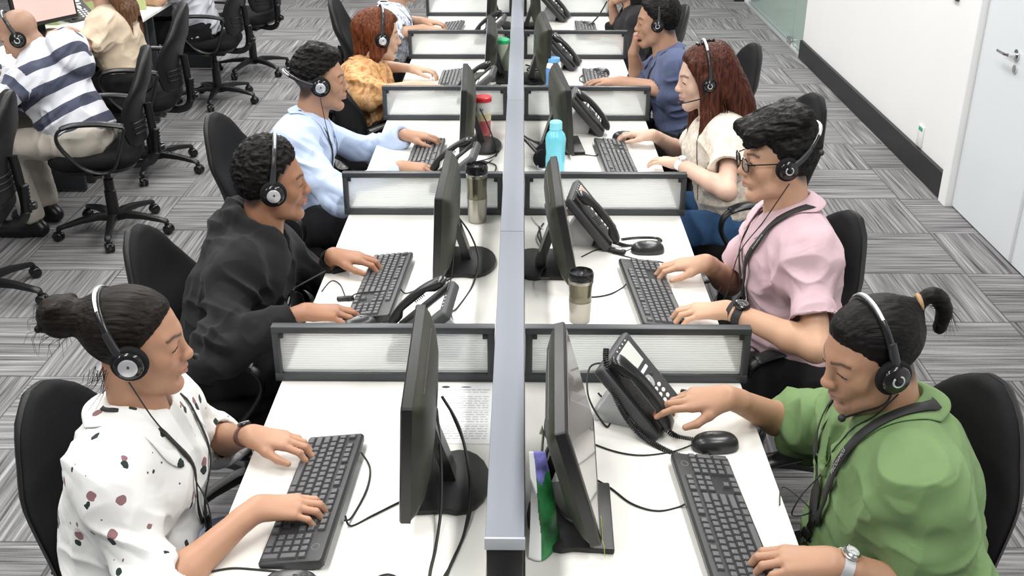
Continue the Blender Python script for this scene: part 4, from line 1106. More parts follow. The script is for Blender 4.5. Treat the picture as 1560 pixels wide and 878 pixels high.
POSES = {   # bend per joint for index, middle, ring, little; thumb opening; hand pitch
    'type': ([(12, 38, 30), (10, 42, 32), (12, 42, 32), (14, 38, 28)], 0.8),
    'flat': ([(8, 18, 14), (6, 20, 14), (8, 20, 14), (10, 18, 12)], 0.9),
    'mouse': ([(14, 26, 18), (12, 30, 20), (18, 40, 26), (24, 44, 28)], 0.9),
    'press': ([(-4, 22, 14), (4, 34, 22), (22, 52, 34), (30, 56, 36)], 1.1),
    'fist': ([(70, 85, 40), (72, 88, 42), (74, 88, 42), (76, 86, 40)], 0.2),
    'grip': ([(35, 50, 30), (38, 52, 32), (42, 54, 32), (46, 52, 30)], 0.5),
}
def hand(f, W, d, n, side, pose, sc=1.0, tips=None):
    """W wrist, d towards the fingers, n back of the hand, side=+1 right hand"""
    d = unit(d); n = unit(np.asarray(n) - d * (np.asarray(n) @ d)); a = np.cross(n, d) * side
    bends, th = POSES[pose]
    o = [0.027, 0.009, -0.0095, -0.027]; L0 = [0.086, 0.090, 0.085, 0.077]; ar = [0, 0.003, 0.002, -0.003]
    seg = [(0.041, 0.025, 0.019), (0.045, 0.029, 0.020), (0.042, 0.027, 0.019), (0.033, 0.021, 0.017)]
    fan = [5, 1, -3, -9]
    K = []
    for i in range(4):
        k = W + (d * L0[i] + a * o[i] + n * ar[i]) * sc; K.append(k)
        f.cone(W + (a * o[i] * 0.62 + d * 0.008 - n * 0.002) * sc, k, 0.0145 * sc, 0.0112 * sc, 0.014)
    f.cone(W + (d * 0.03 - a * 0.004 - n * 0.010) * sc, W + (d * 0.072 - a * 0.004 - n * 0.008) * sc, 0.016 * sc, 0.012 * sc, 0.014)
    b = W + (a * 0.018 + d * 0.018 - n * 0.006) * sc; m = W + (a * (0.036 + 0.004 * th) + d * 0.050 - n * 0.014) * sc
    f.cone(b, m, 0.0155 * sc, 0.0125 * sc, 0.012)
    t1 = unit(d * 0.86 + a * 0.45 * th - n * 0.22); t2 = unit(d * 0.98 + a * 0.10 * th - n * 0.22)
    q = m + t1 * 0.034 * sc; f.cone(m, q, 0.0112 * sc, 0.0098 * sc, 0.006); r_ = q + t2 * 0.026 * sc; f.cone(q, r_, 0.0098 * sc, 0.0078 * sc, 0.003)
    if tips is not None: tips.append((r_, n))
    for i in range(4):
        fd = unit(d * math.cos(R(fan[i])) + a * math.sin(R(fan[i])))
        p = K[i]; ang = 0; rr = [0.0094, 0.0084, 0.0075, 0.0062] if i < 3 else [0.0082, 0.0074, 0.0066, 0.0055]
        for j in range(3):
            ang += bends[i][j]; v = fd * math.cos(R(ang)) - n * math.sin(R(ang))
            e = p + v * seg[i][j] * sc
            f.cone(p, e, rr[j] * sc, rr[j + 1] * sc, 0.0028 if j else 0.004); p = e
            if j == 2 and tips is not None: tips.append((p, fd * math.sin(R(ang)) + n * math.cos(R(ang))))
    return K

def rot(yaw, pitch=0.0, roll=0.0):
    """columns forward, left, up; pitch tips the face down"""
    return np.array((Euler((R(roll), R(pitch), R(yaw)), 'XYZ').to_matrix()))

HAIRLINE = ([-0.14, -0.075, -0.05, -0.02, 0.0, 0.03, 0.055, 0.075, 0.095, 0.13], [-0.055, -0.050, -0.028, -0.008, 0.012, 0.030, 0.050, 0.066, 0.090, 0.16])

class Person:
    def __init__(s, label, yaw, pelvis, head, hyaw=0, hpitch=8, hroll=0, hs=1.0, sw=0.185, res=0.0032, skin=(0.50, 0.29, 0.19), female=False, neck=None, build=1.0, name='person', neck_dz=0.0, sh_off=(0, 0), twist=0):
        s.root = thing(name, label, 'person', (pelvis[0], pelvis[1], 0.0))
        s.o = np.array((pelvis[0], pelvis[1], 0.0)); s.res = res; s.skin = np.array(skin); s.female = female; s.hs = hs; s.build = build
        s.P = vec(*pelvis); s.H = vec(*head); s.RH = rot(yaw + hyaw, hpitch, hroll)
        s.N = vec(*neck) if neck is not None else s.H + s.RH @ vec(-0.040, 0, -0.125) * hs * 1.0 + vec(0, 0, -0.040)
        B = rot(yaw + twist); s.up = unit(s.N - s.P); f = B[:, 0]; s.f = unit(f - s.up * (f @ s.up)); s.l = np.cross(s.up, s.f)
        s.C = s.P + 0.66 * (s.N - s.P)
        drop = 0.058
        s.S = {'L': s.N - s.up * drop + s.l * sw - s.f * 0.005, 'R': s.N - s.up * drop - s.l * sw - s.f * 0.005}
        for sd, v in zip('LR', sh_off):
            if np.ndim(v): s.S[sd] = s.S[sd] + np.asarray(v)
        s.yaw = yaw; s.arm = {}; s.tips = []; s.sw = sw
    def h(s, x, y, z): return s.H + s.RH @ (vec(x, y, z) * s.hs)
    def arm_to(s, sd, wrist, d, n=(0, 0, 1), pose='type', pole=None, l1=0.285, l2=0.245, elbow=None):
        W = vec(*wrist); sgn = 1 if sd == 'L' else -1
        pole = vec(*pole) if pole is not None else -s.up * 1.0 + s.l * sgn * 0.55 - s.f * 0.35
        E = vec(*elbow) if elbow is not None else ik(s.S[sd], W, l1, l2, pole)
        s.arm[sd] = dict(E=E, W=W, d=vec(*d), n=vec(*n), pose=pose)
    # ---- skin
    def body(s, shadow=(), beard=0.0, lips=(0.42, 0.17, 0.14), brow=True, fade=False, bald=False, hand_scale=1.0, arm_r=1.0, nostub=False):
        H, RH, hs, b = s.H, s.RH, s.hs, s.build
        pts = [s.h(0, 0, .16), s.h(.12, .09, -.1), s.h(-.12, -.09, 0), s.P, s.S['L'], s.S['R']]
        for a in s.arm.values():
            pts += [a['E'], a['W'], a['W'] + unit(a['d']) * 0.20]
        pts = np.array(pts); F = Field(pts.min(0) - 0.07, pts.max(0) + 0.07, s.res)
        # trunk under the clothes
        F.cone(s.P + s.up * 0.06, s.C, 0.125 * b, 0.130 * b, 0.03, flat=s.f, q=0.66)
        F.ell(s.C - s.up * 0.01, (0.085 * b, 0.135 * b, 0.11), 0.04, M=np.stack([s.f, s.l, s.up], 1))
        for sd in 'LR':
            F.cone(s.N - s.up * 0.035, s.S[sd] - s.up * 0.016 - (s.S[sd] - s.N) * 0.12, 0.034 * b, 0.028 * b, 0.02)
        nr = (0.046 if s.female else 0.053) * (0.5 + 0.5 * b)
        F.cone(s.N - s.up * 0.05, s.h(-0.022, 0, -0.055), nr * 1.12, nr, 0.03)
        F.cone(s.N + s.f * 0.03 - s.up * 0.045, s.h(-0.012, 0, -0.07), nr * 0.9, nr * 0.82, 0.03)
        # arms and hands
        for sd, a in s.arm.items():
            E, W = a['E'], a['W']; fl = 1.0 * arm_r * (0.9 if s.female else 1.0)
            F.cone(s.S[sd] - s.up * 0.022, E, 0.036 * fl, 0.037 * fl, 0.02)
            m = E + (W - E) * 0.28
            F.cone(E, m, 0.038 * fl, 0.039 * fl, 0.015); F.cone(m, W, 0.039 * fl, 0.0245 * fl, 0.015)
            nn = unit(a['n'] - unit(a['d']) * (a['n'] @ unit(a['d'])))
            F.cone(W - unit(W - E) * 0.03, W + unit(a['d']) * 0.012, 0.027 * fl, 0.026 * fl, 0.012, flat=nn, q=0.74)
            hand(F, W, a['d'], a['n'], 1 if sd == 'R' else -1, a['pose'], hand_scale * (0.92 if s.female else 1.0), s.tips)
        # head
        e = lambda c, r, k=0.012, op='add': F.ell(s.h(*c), np.array(r) * hs, k, op, RH)
        c_ = lambda a, b_, ra, rb, k=0.01, op='add': F.cone(s.h(*a), s.h(*b_), ra * hs, rb * hs, k, op)
        e((-0.014, 0, 0.034), (0.096, 0.075, 0.082), 0.02)
        e((0.030, 0, -0.022), (0.058, 0.060, 0.080), 0.03)
        for y in (1, -1):
            c_((0.000, 0.052 * y, -0.035), (0.028, 0.044 * y, -0.072), 0.020, 0.018, 0.025)
            c_((0.028, 0.044 * y, -0.072), (0.068, 0.012 * y, -0.101), 0.018, 0.016, 0.02)
            e((0.055, 0.036 * y, -0.022), (0.025, 0.024, 0.026), 0.02)
            e((0.084, 0.031 * y, 0.006), (0.017, 0.021, 0.013), 0.010, 'carve')
            e((0.0700, 0.0315 * y, 0.003), (0.0180, 0.0205, 0.0170), 0.006); e((0.0900, 0.0325 * y, -0.0005), (0.0095, 0.0135, 0.0048), 0.002, 'carve')
            e((-0.002, 0.074 * y, -0.006), (0.019, 0.009, 0.031), 0.006)
            e((0.003, 0.083 * y, -0.004), (0.010, 0.006, 0.018), 0.004, 'carve')
            e((0.096, 0.0125 * y, -0.030), (0.010, 0.008, 0.008), 0.006)
            c_((0.077, 0.010 * y, 0.024), (0.065, 0.042 * y, 0.024), 0.0075, 0.007, 0.022)
        c_((0.060, 0, -0.092), (0.074, 0, -0.099), 0.021, 0.0185, 0.02)
        c_((0.081, 0, 0.016), (0.1025, 0, -0.024), 0.0085, 0.0105, 0.012)
        e((0.1055, 0, -0.0275), (0.0095, 0.0110, 0.0090), 0.008)
        for y in (1, -1): e((0.1005, 0.006 * y, -0.0375), (0.005, 0.0035, 0.003), 0.003, 'carve')
        e((0.074, 0, -0.056), (0.023, 0.030, 0.022), 0.015)
        c_((0.0895, -0.018, -0.0575), (0.0965, 0, -0.0545), 0.0052, 0.0068, 0.005); c_((0.0895, 0.018, -0.0575), (0.0965, 0, -0.0545), 0.0052, 0.0068, 0.005)
        c_((0.0880, -0.016, -0.067), (0.0945, 0, -0.068), 0.0060, 0.0078, 0.005); c_((0.0880, 0.016, -0.067), (0.0945, 0, -0.068), 0.0060, 0.0078, 0.005)
        c_((0.097, -0.022, -0.0620), (0.1050, 0, -0.061), 0.0016, 0.0020, 0.003, 'carve'); c_((0.097, 0.022, -0.0620), (0.1050, 0, -0.061), 0.0016, 0.0020, 0.003, 'carve')
        e((0.092, 0, -0.082), (0.010, 0.020, 0.0045), 0.010, 'carve')
        skin = s.skin; lips = np.array(lips)
        tips = list(s.tips)
        def color(V):
            C = np.tile(skin, (len(V), 1))
            n = vnoise(V * 22)[:, None]; C = C * (1 + 0.06 * n)
            q = (V - H) @ RH / hs
            def blend(w, c): 
                w = np.clip(w, 0, 1)[:, None]; C[:] = C * (1 - w) + np.asarray(c) * w
            near = (np.linalg.norm(q, axis=1) < 0.17)
            x, y, z = q[:, 0], np.abs(q[:, 1]), q[:, 2]
            # warmer cheeks, nose and ears
            blend(near * 0.35 * np.exp(-(((x - .075) / .03) ** 2 + ((y - .036) / .022) ** 2 + ((z + .03) / .022) ** 2)), skin * (1.08, 0.82, 0.80))
            blend(near * 0.30 * np.exp(-(((x - .11) / .015) ** 2 + (y / .014) ** 2 + ((z + .027) / .014) ** 2)), skin * (1.05, 0.80, 0.78))
            up_ = np.exp(-(((z + .0552 - .10 * y * 0) / .0055) ** 2 + (y / .019) ** 4)); lo_ = np.exp(-(((z + .0685) / .0065) ** 2 + (y / .017) ** 4))
            blend(near * (x > .078) * np.maximum(up_, lo_) * 0.85, lips)
            blend(near * (x > .082) * np.exp(-(((z + .0615) / .0022) ** 2 + (y / .024) ** 6)) * 0.8, lips * 0.35)
            if brow:
                zc = 0.0245 + 0.005 * np.exp(-((y - .036) / .014) ** 2)
                blend(near * (x > .045) * np.exp(-(((z - zc) / .0038) ** 2)) * ((y > .009) & (y < .054)) * 0.9, (0.016, 0.011, 0.009))
            xc = np.interp(z, *HAIRLINE)
            if fade or bald:
                w = np.clip((xc - x) / 0.018, 0, 1) * np.clip((z + 0.085) / 0.03, 0, 1)
                blend(near * w * (0.88 if fade else 0.42), (0.018, 0.014, 0.013) if fade else skin * 0.42)
            if beard:
                w = np.exp(-(((z + .046) / .006) ** 2)) * (y < .024) + np.exp(-(((z + .092) / .014) ** 2)) * (y < .03)
                blend(near * (x > .05) * np.clip(w, 0, 1) * beard, (0.05, 0.035, 0.03))
            # nails
            for p, nv in tips:
                dv = V - p; dd = np.linalg.norm(dv, axis=1)
                blend((dd < 0.0085) * ((dv @ nv) > 0.0035) * 0.5, np.minimum(1, skin * (1.25, 1.15, 1.2)))
            return np.clip(C, 0, 1)
        m = MATS.get('skin') or mat('skin', tuple(skin), 0.48, attr='col', sss=0.06, spec=0.4, bump=0.12, bscale=420)
        s.body_o, V, Fc = field_obj('body', F, m, s.root, s.o, None, color)
        s.bvh = bvh_of(V, Fc)
        for y in (1, -1):
            if True:
                g = MB(); Me = Matrix([list(RH[i] * hs) + [float((s.h(0.0700, 0.0315 * y, 0.003) - s.o)[i])] for i in range(3)] + [[0, 0, 0, 1]])
                look = Euler((0, R(16), R(0))).to_matrix().to_4x4()
                rings = []; n = 18
                mi = []
                for r_, xx in ((0.0006, .0163), (0.0040, .0160), (0.0074, .0147), (0.0105, .0125), (0.0145, .0070), (0.0163, 0.0)):
                    rings.append([(xx, r_ * math.cos(2 * PI * j / n), r_ * math.sin(2 * PI * j / n)) for j in range(n)])
                g.loft(rings, True, 0, Me @ look)
                e_ = g.build('eye', [MATS.get('eye_white') or mat('eye_white', (0.40, 0.37, 0.35), 0.2), MATS.get('iris') or mat('iris', (0.015, 0.009, 0.007), 0.1)], s.body_o, sharp=None)
                for p in e_.data.polygons:
                    if p.index < 2 * n or p.index == 5 * n: p.material_index = 1
            ls = MB()
            ls.tube([Vector(stick(s.bvh, s.h(0.090 - 0.010 * abs(t), (0.0325 + 0.0150 * t) * y, 0.0042 - 0.0046 * abs(t) ** 1.8), 0.0007) - Vector(s.o)) for t in [-1 + i / 5 for i in range(11)]], 0.0013 * hs, 5)
            ls.build('eyelash', MATS.get('lash') or mat('lash', (0.012, 0.009, 0.008), 0.7), s.body_o, sharp=None)
        return s
    # ---- garments
    def folds(s, amp, sleeves=True, sc=1.0, seed=0.0):
        B = np.stack([s.f, s.l, s.up], 1)
        foc = [(a['E'], 0.085) for a in s.arm.values()] + [(s.S[k] + s.f * 0.03 - s.up * 0.09, 0.09) for k in s.arm] + [(s.P + s.up * 0.10 + s.f * 0.08, 0.14)]
        def d(V):
            q = (V - s.P) @ B
            a = q @ np.array([[0.9, 0.3, 0.2], [-0.3, 1, 0.45], [0.1, -0.5, 1.0]])
            r1 = ridge(a * np.array([6, 7, 20]) * sc + seed); r2 = ridge(a * np.array([19, 8, 9]) * sc + 9.1 + seed); r3 = vnoise(q * 6 + seed)
            w = np.full(len(V), 0.5)
            for c, rad in foc: w = w + 0.9 * np.exp(-(np.linalg.norm(V - c, axis=1) / rad) ** 2)
            w = np.minimum(w, 1.25)
            return 2.3 * amp * (w * (0.75 * np.clip(r1, -.3, 1) + 0.55 * np.clip(r2, -.3, 1)) + 0.6 * r3 - 0.3)
        return d
    def top(s, name, m, sleeve='short', loose=0.014, res=None, fold=0.006, opening=0.055, vneck=0.10, hem=-0.02, belly=0.0, bust=0.0, color=None, cuff=None, hood=False, seed=0.0, up_len=None, thick=1.0, back=0.0):
        res = res or max(0.004, s.res); b = s.build; lo_ = loose
        pts = [s.P - vec(0.1, 0.1, 0.06), s.P + vec(.1, .1, 0), s.S['L'], s.S['R'], s.N + s.up * 0.09]
        for a in s.arm.values(): pts += [a['E'], a['W'] if sleeve != 'short' else a['E']]
        pts = np.array(pts); F = Field(pts.min(0) - 0.17, pts.max(0) + 0.14, res)
        B = np.stack([s.f, s.l, s.up], 1)
        base = s.P + s.up * hem
        F.cone(base, s.P + s.up * 0.12, (0.158 + lo_) * b, (0.150 + lo_) * b, 0.05, flat=s.f, q=0.74, ends=(True, False))
        F.cone(s.P + s.up * 0.10, s.C, (0.150 + lo_) * b, (0.148 + lo_) * b, 0.05, flat=s.f, q=0.72)
        F.ell(s.C - s.up * 0.005, np.array((0.100, 0.150, 0.125)) * np.array((b, b, 1)) + lo_, 0.05, M=B)
        if back: F.ell(s.C + s.up * 0.03 - s.f * 0.03, np.array((0.10, 0.14, 0.15)) + lo_ + back, 0.06, M=B)
        for sd in 'LR':
            F.cone(s.N - s.up * 0.040, s.S[sd] - s.up * 0.008, 0.040 * b + lo_ * 0.5, 0.042 * (0.5 + 0.5 * b) + lo_ * 0.4, 0.06)
            sg_ = 1 if sd == 'L' else -1
            F.cone(s.C + s.l * sg_ * 0.085 * b + s.up * 0.03, s.S[sd] - s.l * sg_ * 0.012 - s.up * 0.010, 0.085 * b + lo_ * 0.5, 0.044 * b + lo_ * 0.3, 0.085, flat=s.f, q=0.9)
            if bust: F.ell(s.C + s.f * (0.088 * b) + s.up * 0.015 + s.l * (0.062 if sd == 'L' else -0.062), np.array((0.048, 0.055, 0.055)) * bust, 0.04, M=B)
        if belly: F.ell(s.P + s.up * 0.13 + s.f * 0.05, np.array((0.12, 0.15, 0.13)) * belly, 0.06, M=B)
        for sd, a in s.arm.items():
            E, W, S = a['E'], a['W'], s.S[sd]
            if sleeve == 'short':
                L = np.linalg.norm(E - S); e = S + (E - S) * (up_len or 0.66)
                F.cone(S - s.up * 0.022, e, (0.044 + lo_ * 0.4) * (0.5 + 0.5 * thick), (0.053 + lo_ * 0.9) * thick, 0.085, ends=(False, True))
            else:
                F.cone(S - s.up * 0.020, E, (0.045 + lo_ * 0.4) * thick, (0.044 + lo_ * 0.6) * thick, 0.075)
                fr = {'long': 0.97, 'elbow': 0.20, 'rolled': 0.28}[sleeve] if cuff is None else cuff
                e = E + (W - E) * fr
                F.cone(E, e, (0.046 + lo_ * 0.6) * thick, (0.045 if sleeve != 'long' else 0.032) + lo_ * 0.45, 0.022, ends=(False, True))
                if sleeve == 'rolled': F.cone(E + (W - E) * (fr - 0.16), e, 0.049 + lo_ * 0.6, 0.047 + lo_ * 0.6, 0.006, ends=(True, True))
        # neck hole, slit at the throat, hollow sleeves
        F.cone(s.N - s.up * 0.012 - s.f * 0.004, s.N + s.up * 0.12 + s.f * 0.02, opening, opening + 0.01, 0.008, 'carve')
        if vneck: F.cone(s.N + s.f * 0.10 + s.up * 0.02, s.N + s.f * 0.135 - s.up * vneck, 0.040, 0.004, 0.006, 'carve', flat=s.l, q=0.9)
        for sd, a in s.arm.items():
            E, W, S = a['E'], a['W'], s.S[sd]
            if sleeve == 'short':
                e = S + (E - S) * (up_len or 0.66); u = unit(E - S)
                F.cone(e - u * 0.022, e + u * 0.06, 0.043 + lo_ * 0.35, 0.045 + lo_ * 0.4, 0.004, 'carve')
            else:
                fr = {'long': 0.97, 'elbow': 0.20, 'rolled': 0.28}[sleeve] if cuff is None else cuff
                u = unit(W - E); e = E + (W - E) * fr; r0 = (0.043 if sleeve != 'long' else 0.030)
                F.cone(e - u * 0.02, e + u * 0.05, r0 + lo_ * 0.1, r0 + lo_ * 0.1, 0.004, 'carve')
        if hood:
            for i in range(9):
                t0, t1 = R(-150 + i * 300 / 9 + 180), R(-150 + (i + 1) * 300 / 9 + 180)
                pa = s.N - s.f * 0.012 + s.f * math.cos(t0) * 0.088 + s.l * math.sin(t0) * 0.092 + s.up * (0.032 - 0.03 * math.cos(t0) * 1.0 - 0.012)
                pb = s.N - s.f * 0.012 + s.f * math.cos(t1) * 0.088 + s.l * math.sin(t1) * 0.092 + s.up * (0.032 - 0.03 * math.cos(t1) * 1.0 - 0.012)
                F.cone(pa, pb, 0.030, 0.030, 0.012)
            hk = float(hood)
            F.ell(s.N - s.f * 0.105 * hk - s.up * 0.055, np.array((0.045, 0.10, 0.085)) * hk, 0.010 if hk > 1 else 0.03, M=B)
            F.ell(s.N - s.f * 0.125 * hk - s.up * 0.015, np.array((0.030, 0.085, 0.040)) * hk, 0.02, M=B)
        o, V, Fc = field_obj(name, F, m, s.root, s.o, s.folds(fold, seed=seed), color)
        s.top_o = o; s.top_bvh = bvh_of(V, Fc)
        return o
    def collar(s, m, r=0.062, h=0.034, gap=28, spread=0.030, point=0.045, tilt=0.25, drop=0.0):
        """stand-and-fall shirt collar with two points"""
        n = 36; rings = []
        for i in range(n + 1):
            a = R(gap + (360 - 2 * gap) * i / n); fr = abs(1 - 2 * i / n)          # 1 at the points
            dr = s.f * math.cos(a) * (1.22 if math.cos(a) > 0 else 1.0) + s.l * math.sin(a); base = s.N + s.f * 0.006
            sl = -math.cos(a) * 0.020 - 0.004 - drop
            p0 = base + dr * (r + 0.004) + s.up * (sl - 0.010); p1 = base + dr * (r + 0.001) + s.up * (sl + h)
            p2 = base + dr * (r + 0.007) + s.up * (sl + h + 0.001)
            w = 0.036 + point * max(0, fr - 0.72) / 0.28 * 0.7
            out = dr * (r + 0.012 + spread * 0.8)
            p3 = base + out + s.up * (sl + h - w * 0.75) + s.f * point * 0.35 * max(0, fr - 0.7)
            p4 = base + dr * (r + 0.012 + spread) + s.up * (sl + h - w) + s.f * point * 0.5 * max(0, fr - 0.7)
            def rest(p, off):
                loc, nn, i_, d_ = s.top_bvh.find_nearest(Vector(p)); dd = (Vector(p) - loc).dot(nn)
                return np.array(loc + nn * off) if dd < off else np.array(p)
            p3 = rest(p3, 0.007); p4 = rest(p4, 0.0035)
            rings.append([p0, p1, p2, p3, p4])
        V = [p - s.o for r_ in rings for p in r_]; Fc = []
        for i in range(n):
            for j in range(4): Fc.append((i * 5 + j, (i + 1) * 5 + j, (i + 1) * 5 + j + 1, i * 5 + j + 1))
        o = mesh_obj('collar', V, Fc, m, s.root, True)
        so = o.modifiers.new('cloth', 'SOLIDIFY'); so.thickness = 0.003; so.offset = 0
        sb = o.modifiers.new('round', 'SUBSURF'); sb.levels = 1; sb.render_levels = 1
        return o
    def placket(s, m, n=5, z0=-0.09, gap=0.072, off=0.002, button=None, lat=0.0):
        for k in range(n):
            p = stick(s.top_bvh, s.N + s.f * 0.16 + s.up * (z0 - k * gap) + s.l * lat, off)
            b = MB(); nrm = s.top_bvh.find_nearest(p)[1]
            b.ball((0, 0, 0), (0.005, 0.005, 0.002), 10, 6, 0, Matrix.Translation(p - Vector(s.o)) @ nrm.to_track_quat('Z', 'Y').to_matrix().to_4x4())
            b.build('button', button or m, s.root)
    def legs(s, m, knees=None, ankles=None, res=0.008, shoes=True, thick=1.0, shoe_m=None, seed=0.0, color=None):
        s_ = s; fw = rot(s.yaw)[:, 0]; lf = rot(s.yaw)[:, 1]
        K = knees or {sd: s.P + fw * 0.40 + lf * (0.10 if sd == 'L' else -0.10) + vec(0, 0, -0.02) for sd in 'LR'}
        A = ankles or {sd: vec(K[sd][0], K[sd][1], 0.10) + fw * 0.02 for sd in 'LR'}
        pts = np.array([s.P + vec(.2, .2, .12), s.P - vec(.2, .2, .15)] + [vec(*v) for v in K.values()] + [vec(*v) for v in A.values()])
        F = Field(pts.min(0) - 0.12, pts.max(0) + 0.12, res)
        F.cone(s.P - lf * 0.07, s.P + lf * 0.07, 0.118, 0.118, 0.05); F.cone(s.P - vec(0, 0, .0), s.P + s.up * 0.07, 0.13, 0.125, 0.05, flat=s.f, q=.8)
        for sd in 'LR':
            hp = s.P + lf * (0.085 if sd == 'L' else -0.085) + vec(0, 0, -0.01); k = vec(*K[sd]); a = vec(*A[sd])
            F.cone(hp, k, 0.092 * thick, 0.068 * thick, 0.04); F.cone(k, a, 0.066 * thick, 0.050 * thick, 0.03, ends=(False, True))
        def d(V): 
            q = V - s_.P
            return 0.006 * (ridge(q * np.array([9, 14, 14]) + seed) + ridge(q * np.array([16, 7, 9]) + 4 + seed)) - 0.002
        o, V, Fc = field_obj('trousers', F, m, s.root, s.o, d, color)
        if shoes:
            for sd in 'LR':
                a = vec(*A[sd]); g = Field(a - vec(.3, .3, .15), a + vec(.3, .3, .1), 0.007)
                heel = vec(a[0], a[1], 0.042) - fw * 0.03; toe = vec(a[0], a[1], 0.034) + fw * 0.165
                g.cone(heel, toe, 0.040, 0.034, 0.02); g.cone(vec(a[0], a[1], 0.09), vec(a[0], a[1], 0.04) + fw * 0.06, 0.038, 0.036, 0.03)
                g.cone(vec(a[0], a[1], 0.04) + fw * 0.06, toe, 0.040, 0.036, 0.02)
                g.clip((0, 0, -1), (0, 0, 0.004))
                sm_, V2, F2 = field_obj('shoe', g, shoe_m or MATS.get('shoe_black') or mat('shoe_black', (0.012, 0.012, 0.013), 0.3), s.root, s.o)
        return o
    # ---- hair
    def hair(s, m, style='short', vol=0.012, top=0.0, res=0.0034, rough=0.003, extra=None, line=HAIRLINE, nape=-0.075, freq=(30, 160, 160), sides=None, dz=0.0, name='hair', strands=0, sdir=None):
        hs, RH = s.hs, s.RH
        F = Field(s.H - 0.30, s.H + 0.26, res)
        if style == 'long': F = Field(s.H - vec(0.26, 0.26, 0.50), s.H + 0.2, res)
        def cut(x, y, z):
            zz = z / hs + 0.034
            xx = x / hs - 0.014
            return np.maximum((xx - np.interp(zz, line[0], line[1])) * 0.7, (nape - zz)) * hs
        def thin(x, y, z):      # the hair lies flat where it grows out of the skin
            zz = z / hs + 0.034; xx = x / hs - 0.014
            e = np.clip(1 - (np.interp(zz, line[0], line[1]) - xx) / 0.034, 0, 1) ** 1.5
            return e
        sd = vol if sides is None else sides
        F.ell(s.h(-0.014, 0, 0.034 + dz), (np.array((0.096, 0.075, 0.082)) + np.array((vol, sd, vol + top))) * hs, 0.0, M=RH, cut=cut, shift=lambda x, y, z: thin(x, y, z) * (vol + 0.5 * top - 0.0015) * hs)
        if extra: extra(F, s)
        fr = np.array(freq)
        def d(V):
            q = (V - s.H) @ RH
            w = ridge(q * fr + 3.0) * 0.6 + ridge(q * fr * 2.1 + 7.0) * 0.4 + 0.5 * vnoise(q * fr * 0.35)
            return rough * w
        o, V, Fc = field_obj(name, F, m, s.root, s.o, d)
        return o
    def strands(s, paths, m, r=0.0007, name='loose_strands', parent=None):
        mb = MB()
        for p in paths: mb.tube([Vector(q) - Vector(s.o) for q in p], [r * (1 - 0.6 * i / (len(p) - 1)) for i in range(len(p))], 4)
        return mb.build(name, m, parent or s.root, sharp=None)
    # ---- worn things, top level
    def headset(s, label, side, kind='silver', tilt=-8, cap=0.030, mic=None, both=True, mic_side=None, size=1.0, cord=None, back=False, wide=1.0, rad=0.138):
        """side: +1 left ear towards the camera, -1 right ear"""
        t = thing('headset', label, 'headset', tuple(s.o))
        X = lambda p: Vector(s.h(*p)) - Vector(s.o)
        w = 0.083 * wide
        band = []
        ct, st_ = math.cos(R(tilt)), math.sin(R(tilt))
        def arc(y, rr_): return (-0.004 + st_ * rr_, y, -0.010 + ct * rr_)
        bup = tuple(s.RH @ vec(ct, 0, -st_))
        for i in range(25):
            a = PI * i / 24; y = -w * 1.06 * math.cos(a); band.append(X(arc(y, rad * math.sin(a) ** 0.85)))
        mb = MB(); mb.tube(band, 0.0085 * size * s.hs, 8, flat=1.0, up=bup)
        # the tube's flat side lies across the head
        bd = mb.build('headband', MATS.get('headband') or mat('headband', (0.012, 0.012, 0.014), 0.25), t, sharp=60)
        hl = MB(); hl.tube([X(arc(-w * 1.075 * math.cos(PI * i / 24), (rad + 0.0055) * math.sin(PI * i / 24) ** 0.85)) for i in range(7, 18)], 0.0052 * s.hs, 6, flat=1.0, up=bup); hl.build('band_plate', MATS['silver'], bd)
        for y in (1, -1):
            if not both and y != side: continue
            M = Matrix([list(s.RH[i]) + [float((s.h(0.002, (w + 0.004) * y, -0.006) - s.o)[i])] for i in range(3)] + [[0, 0, 0, 1]])
            Mo = M @ Tm((0, 0, 0), R(-90 * y), 0, 0)
            k = size * s.hs
            cu = MB(); cu.lathe([(0.0, -0.008 * k), (0.034 * k, -0.008 * k), (0.0385 * k, -0.003 * k), (0.0385 * k, 0.006 * k), (0.034 * k, 0.011 * k), (0.0, 0.011 * k)], 26, 0, Mo)
            c = cu.build('ear_cushion', MATS['black_fabric'], t, sharp=60)
            sh = MB(); sh.lathe([(0.0, 0.010 * k), (0.030 * k, 0.010 * k), (0.031 * k, 0.014 * k), (0.027 * k, 0.020 * k), (0.0, 0.021 * k)], 26, 0, Mo); sh.build('ear_cup', MATS['black_gloss'], t, sharp=60)
            if kind == 'silver':
                cp = MB(); cp.lathe([(0.0, 0.0205 * k), (0.019 * k, 0.0205 * k), (0.0195 * k, 0.0235 * k), (0.017 * k, 0.0250 * k), (0.0, 0.0252 * k)], 24, 0, Mo); cp.build('silver_cap', MATS['silver'], t, sharp=60)
                lg = MB(); lg.ball((0.001, 0.003 * k, 0.0253 * k), (0.003 * k, 0.004 * k, 0.0006), 8, 6, 0, Mo); lg.build('logo', MATS['dark_grey'], t)
            else:
                rg = MB(); rg.tube([Mo @ Vector((0.0115 * k * math.cos(R(a)), 0.0115 * k * math.sin(R(a)), 0.0215 * k)) for a in range(-60, 241, 15)], 0.0023 * k, 8); rg.build('silver_ring', MATS['silver'], t)
                kn = MB(); kn.lathe([(0, 0.02 * k), (0.0085 * k, 0.02 * k), (0.0085 * k, 0.024 * k), (0, 0.025 * k)], 18, 0, Mo); kn.build('hub', MATS['black_gloss'], t)
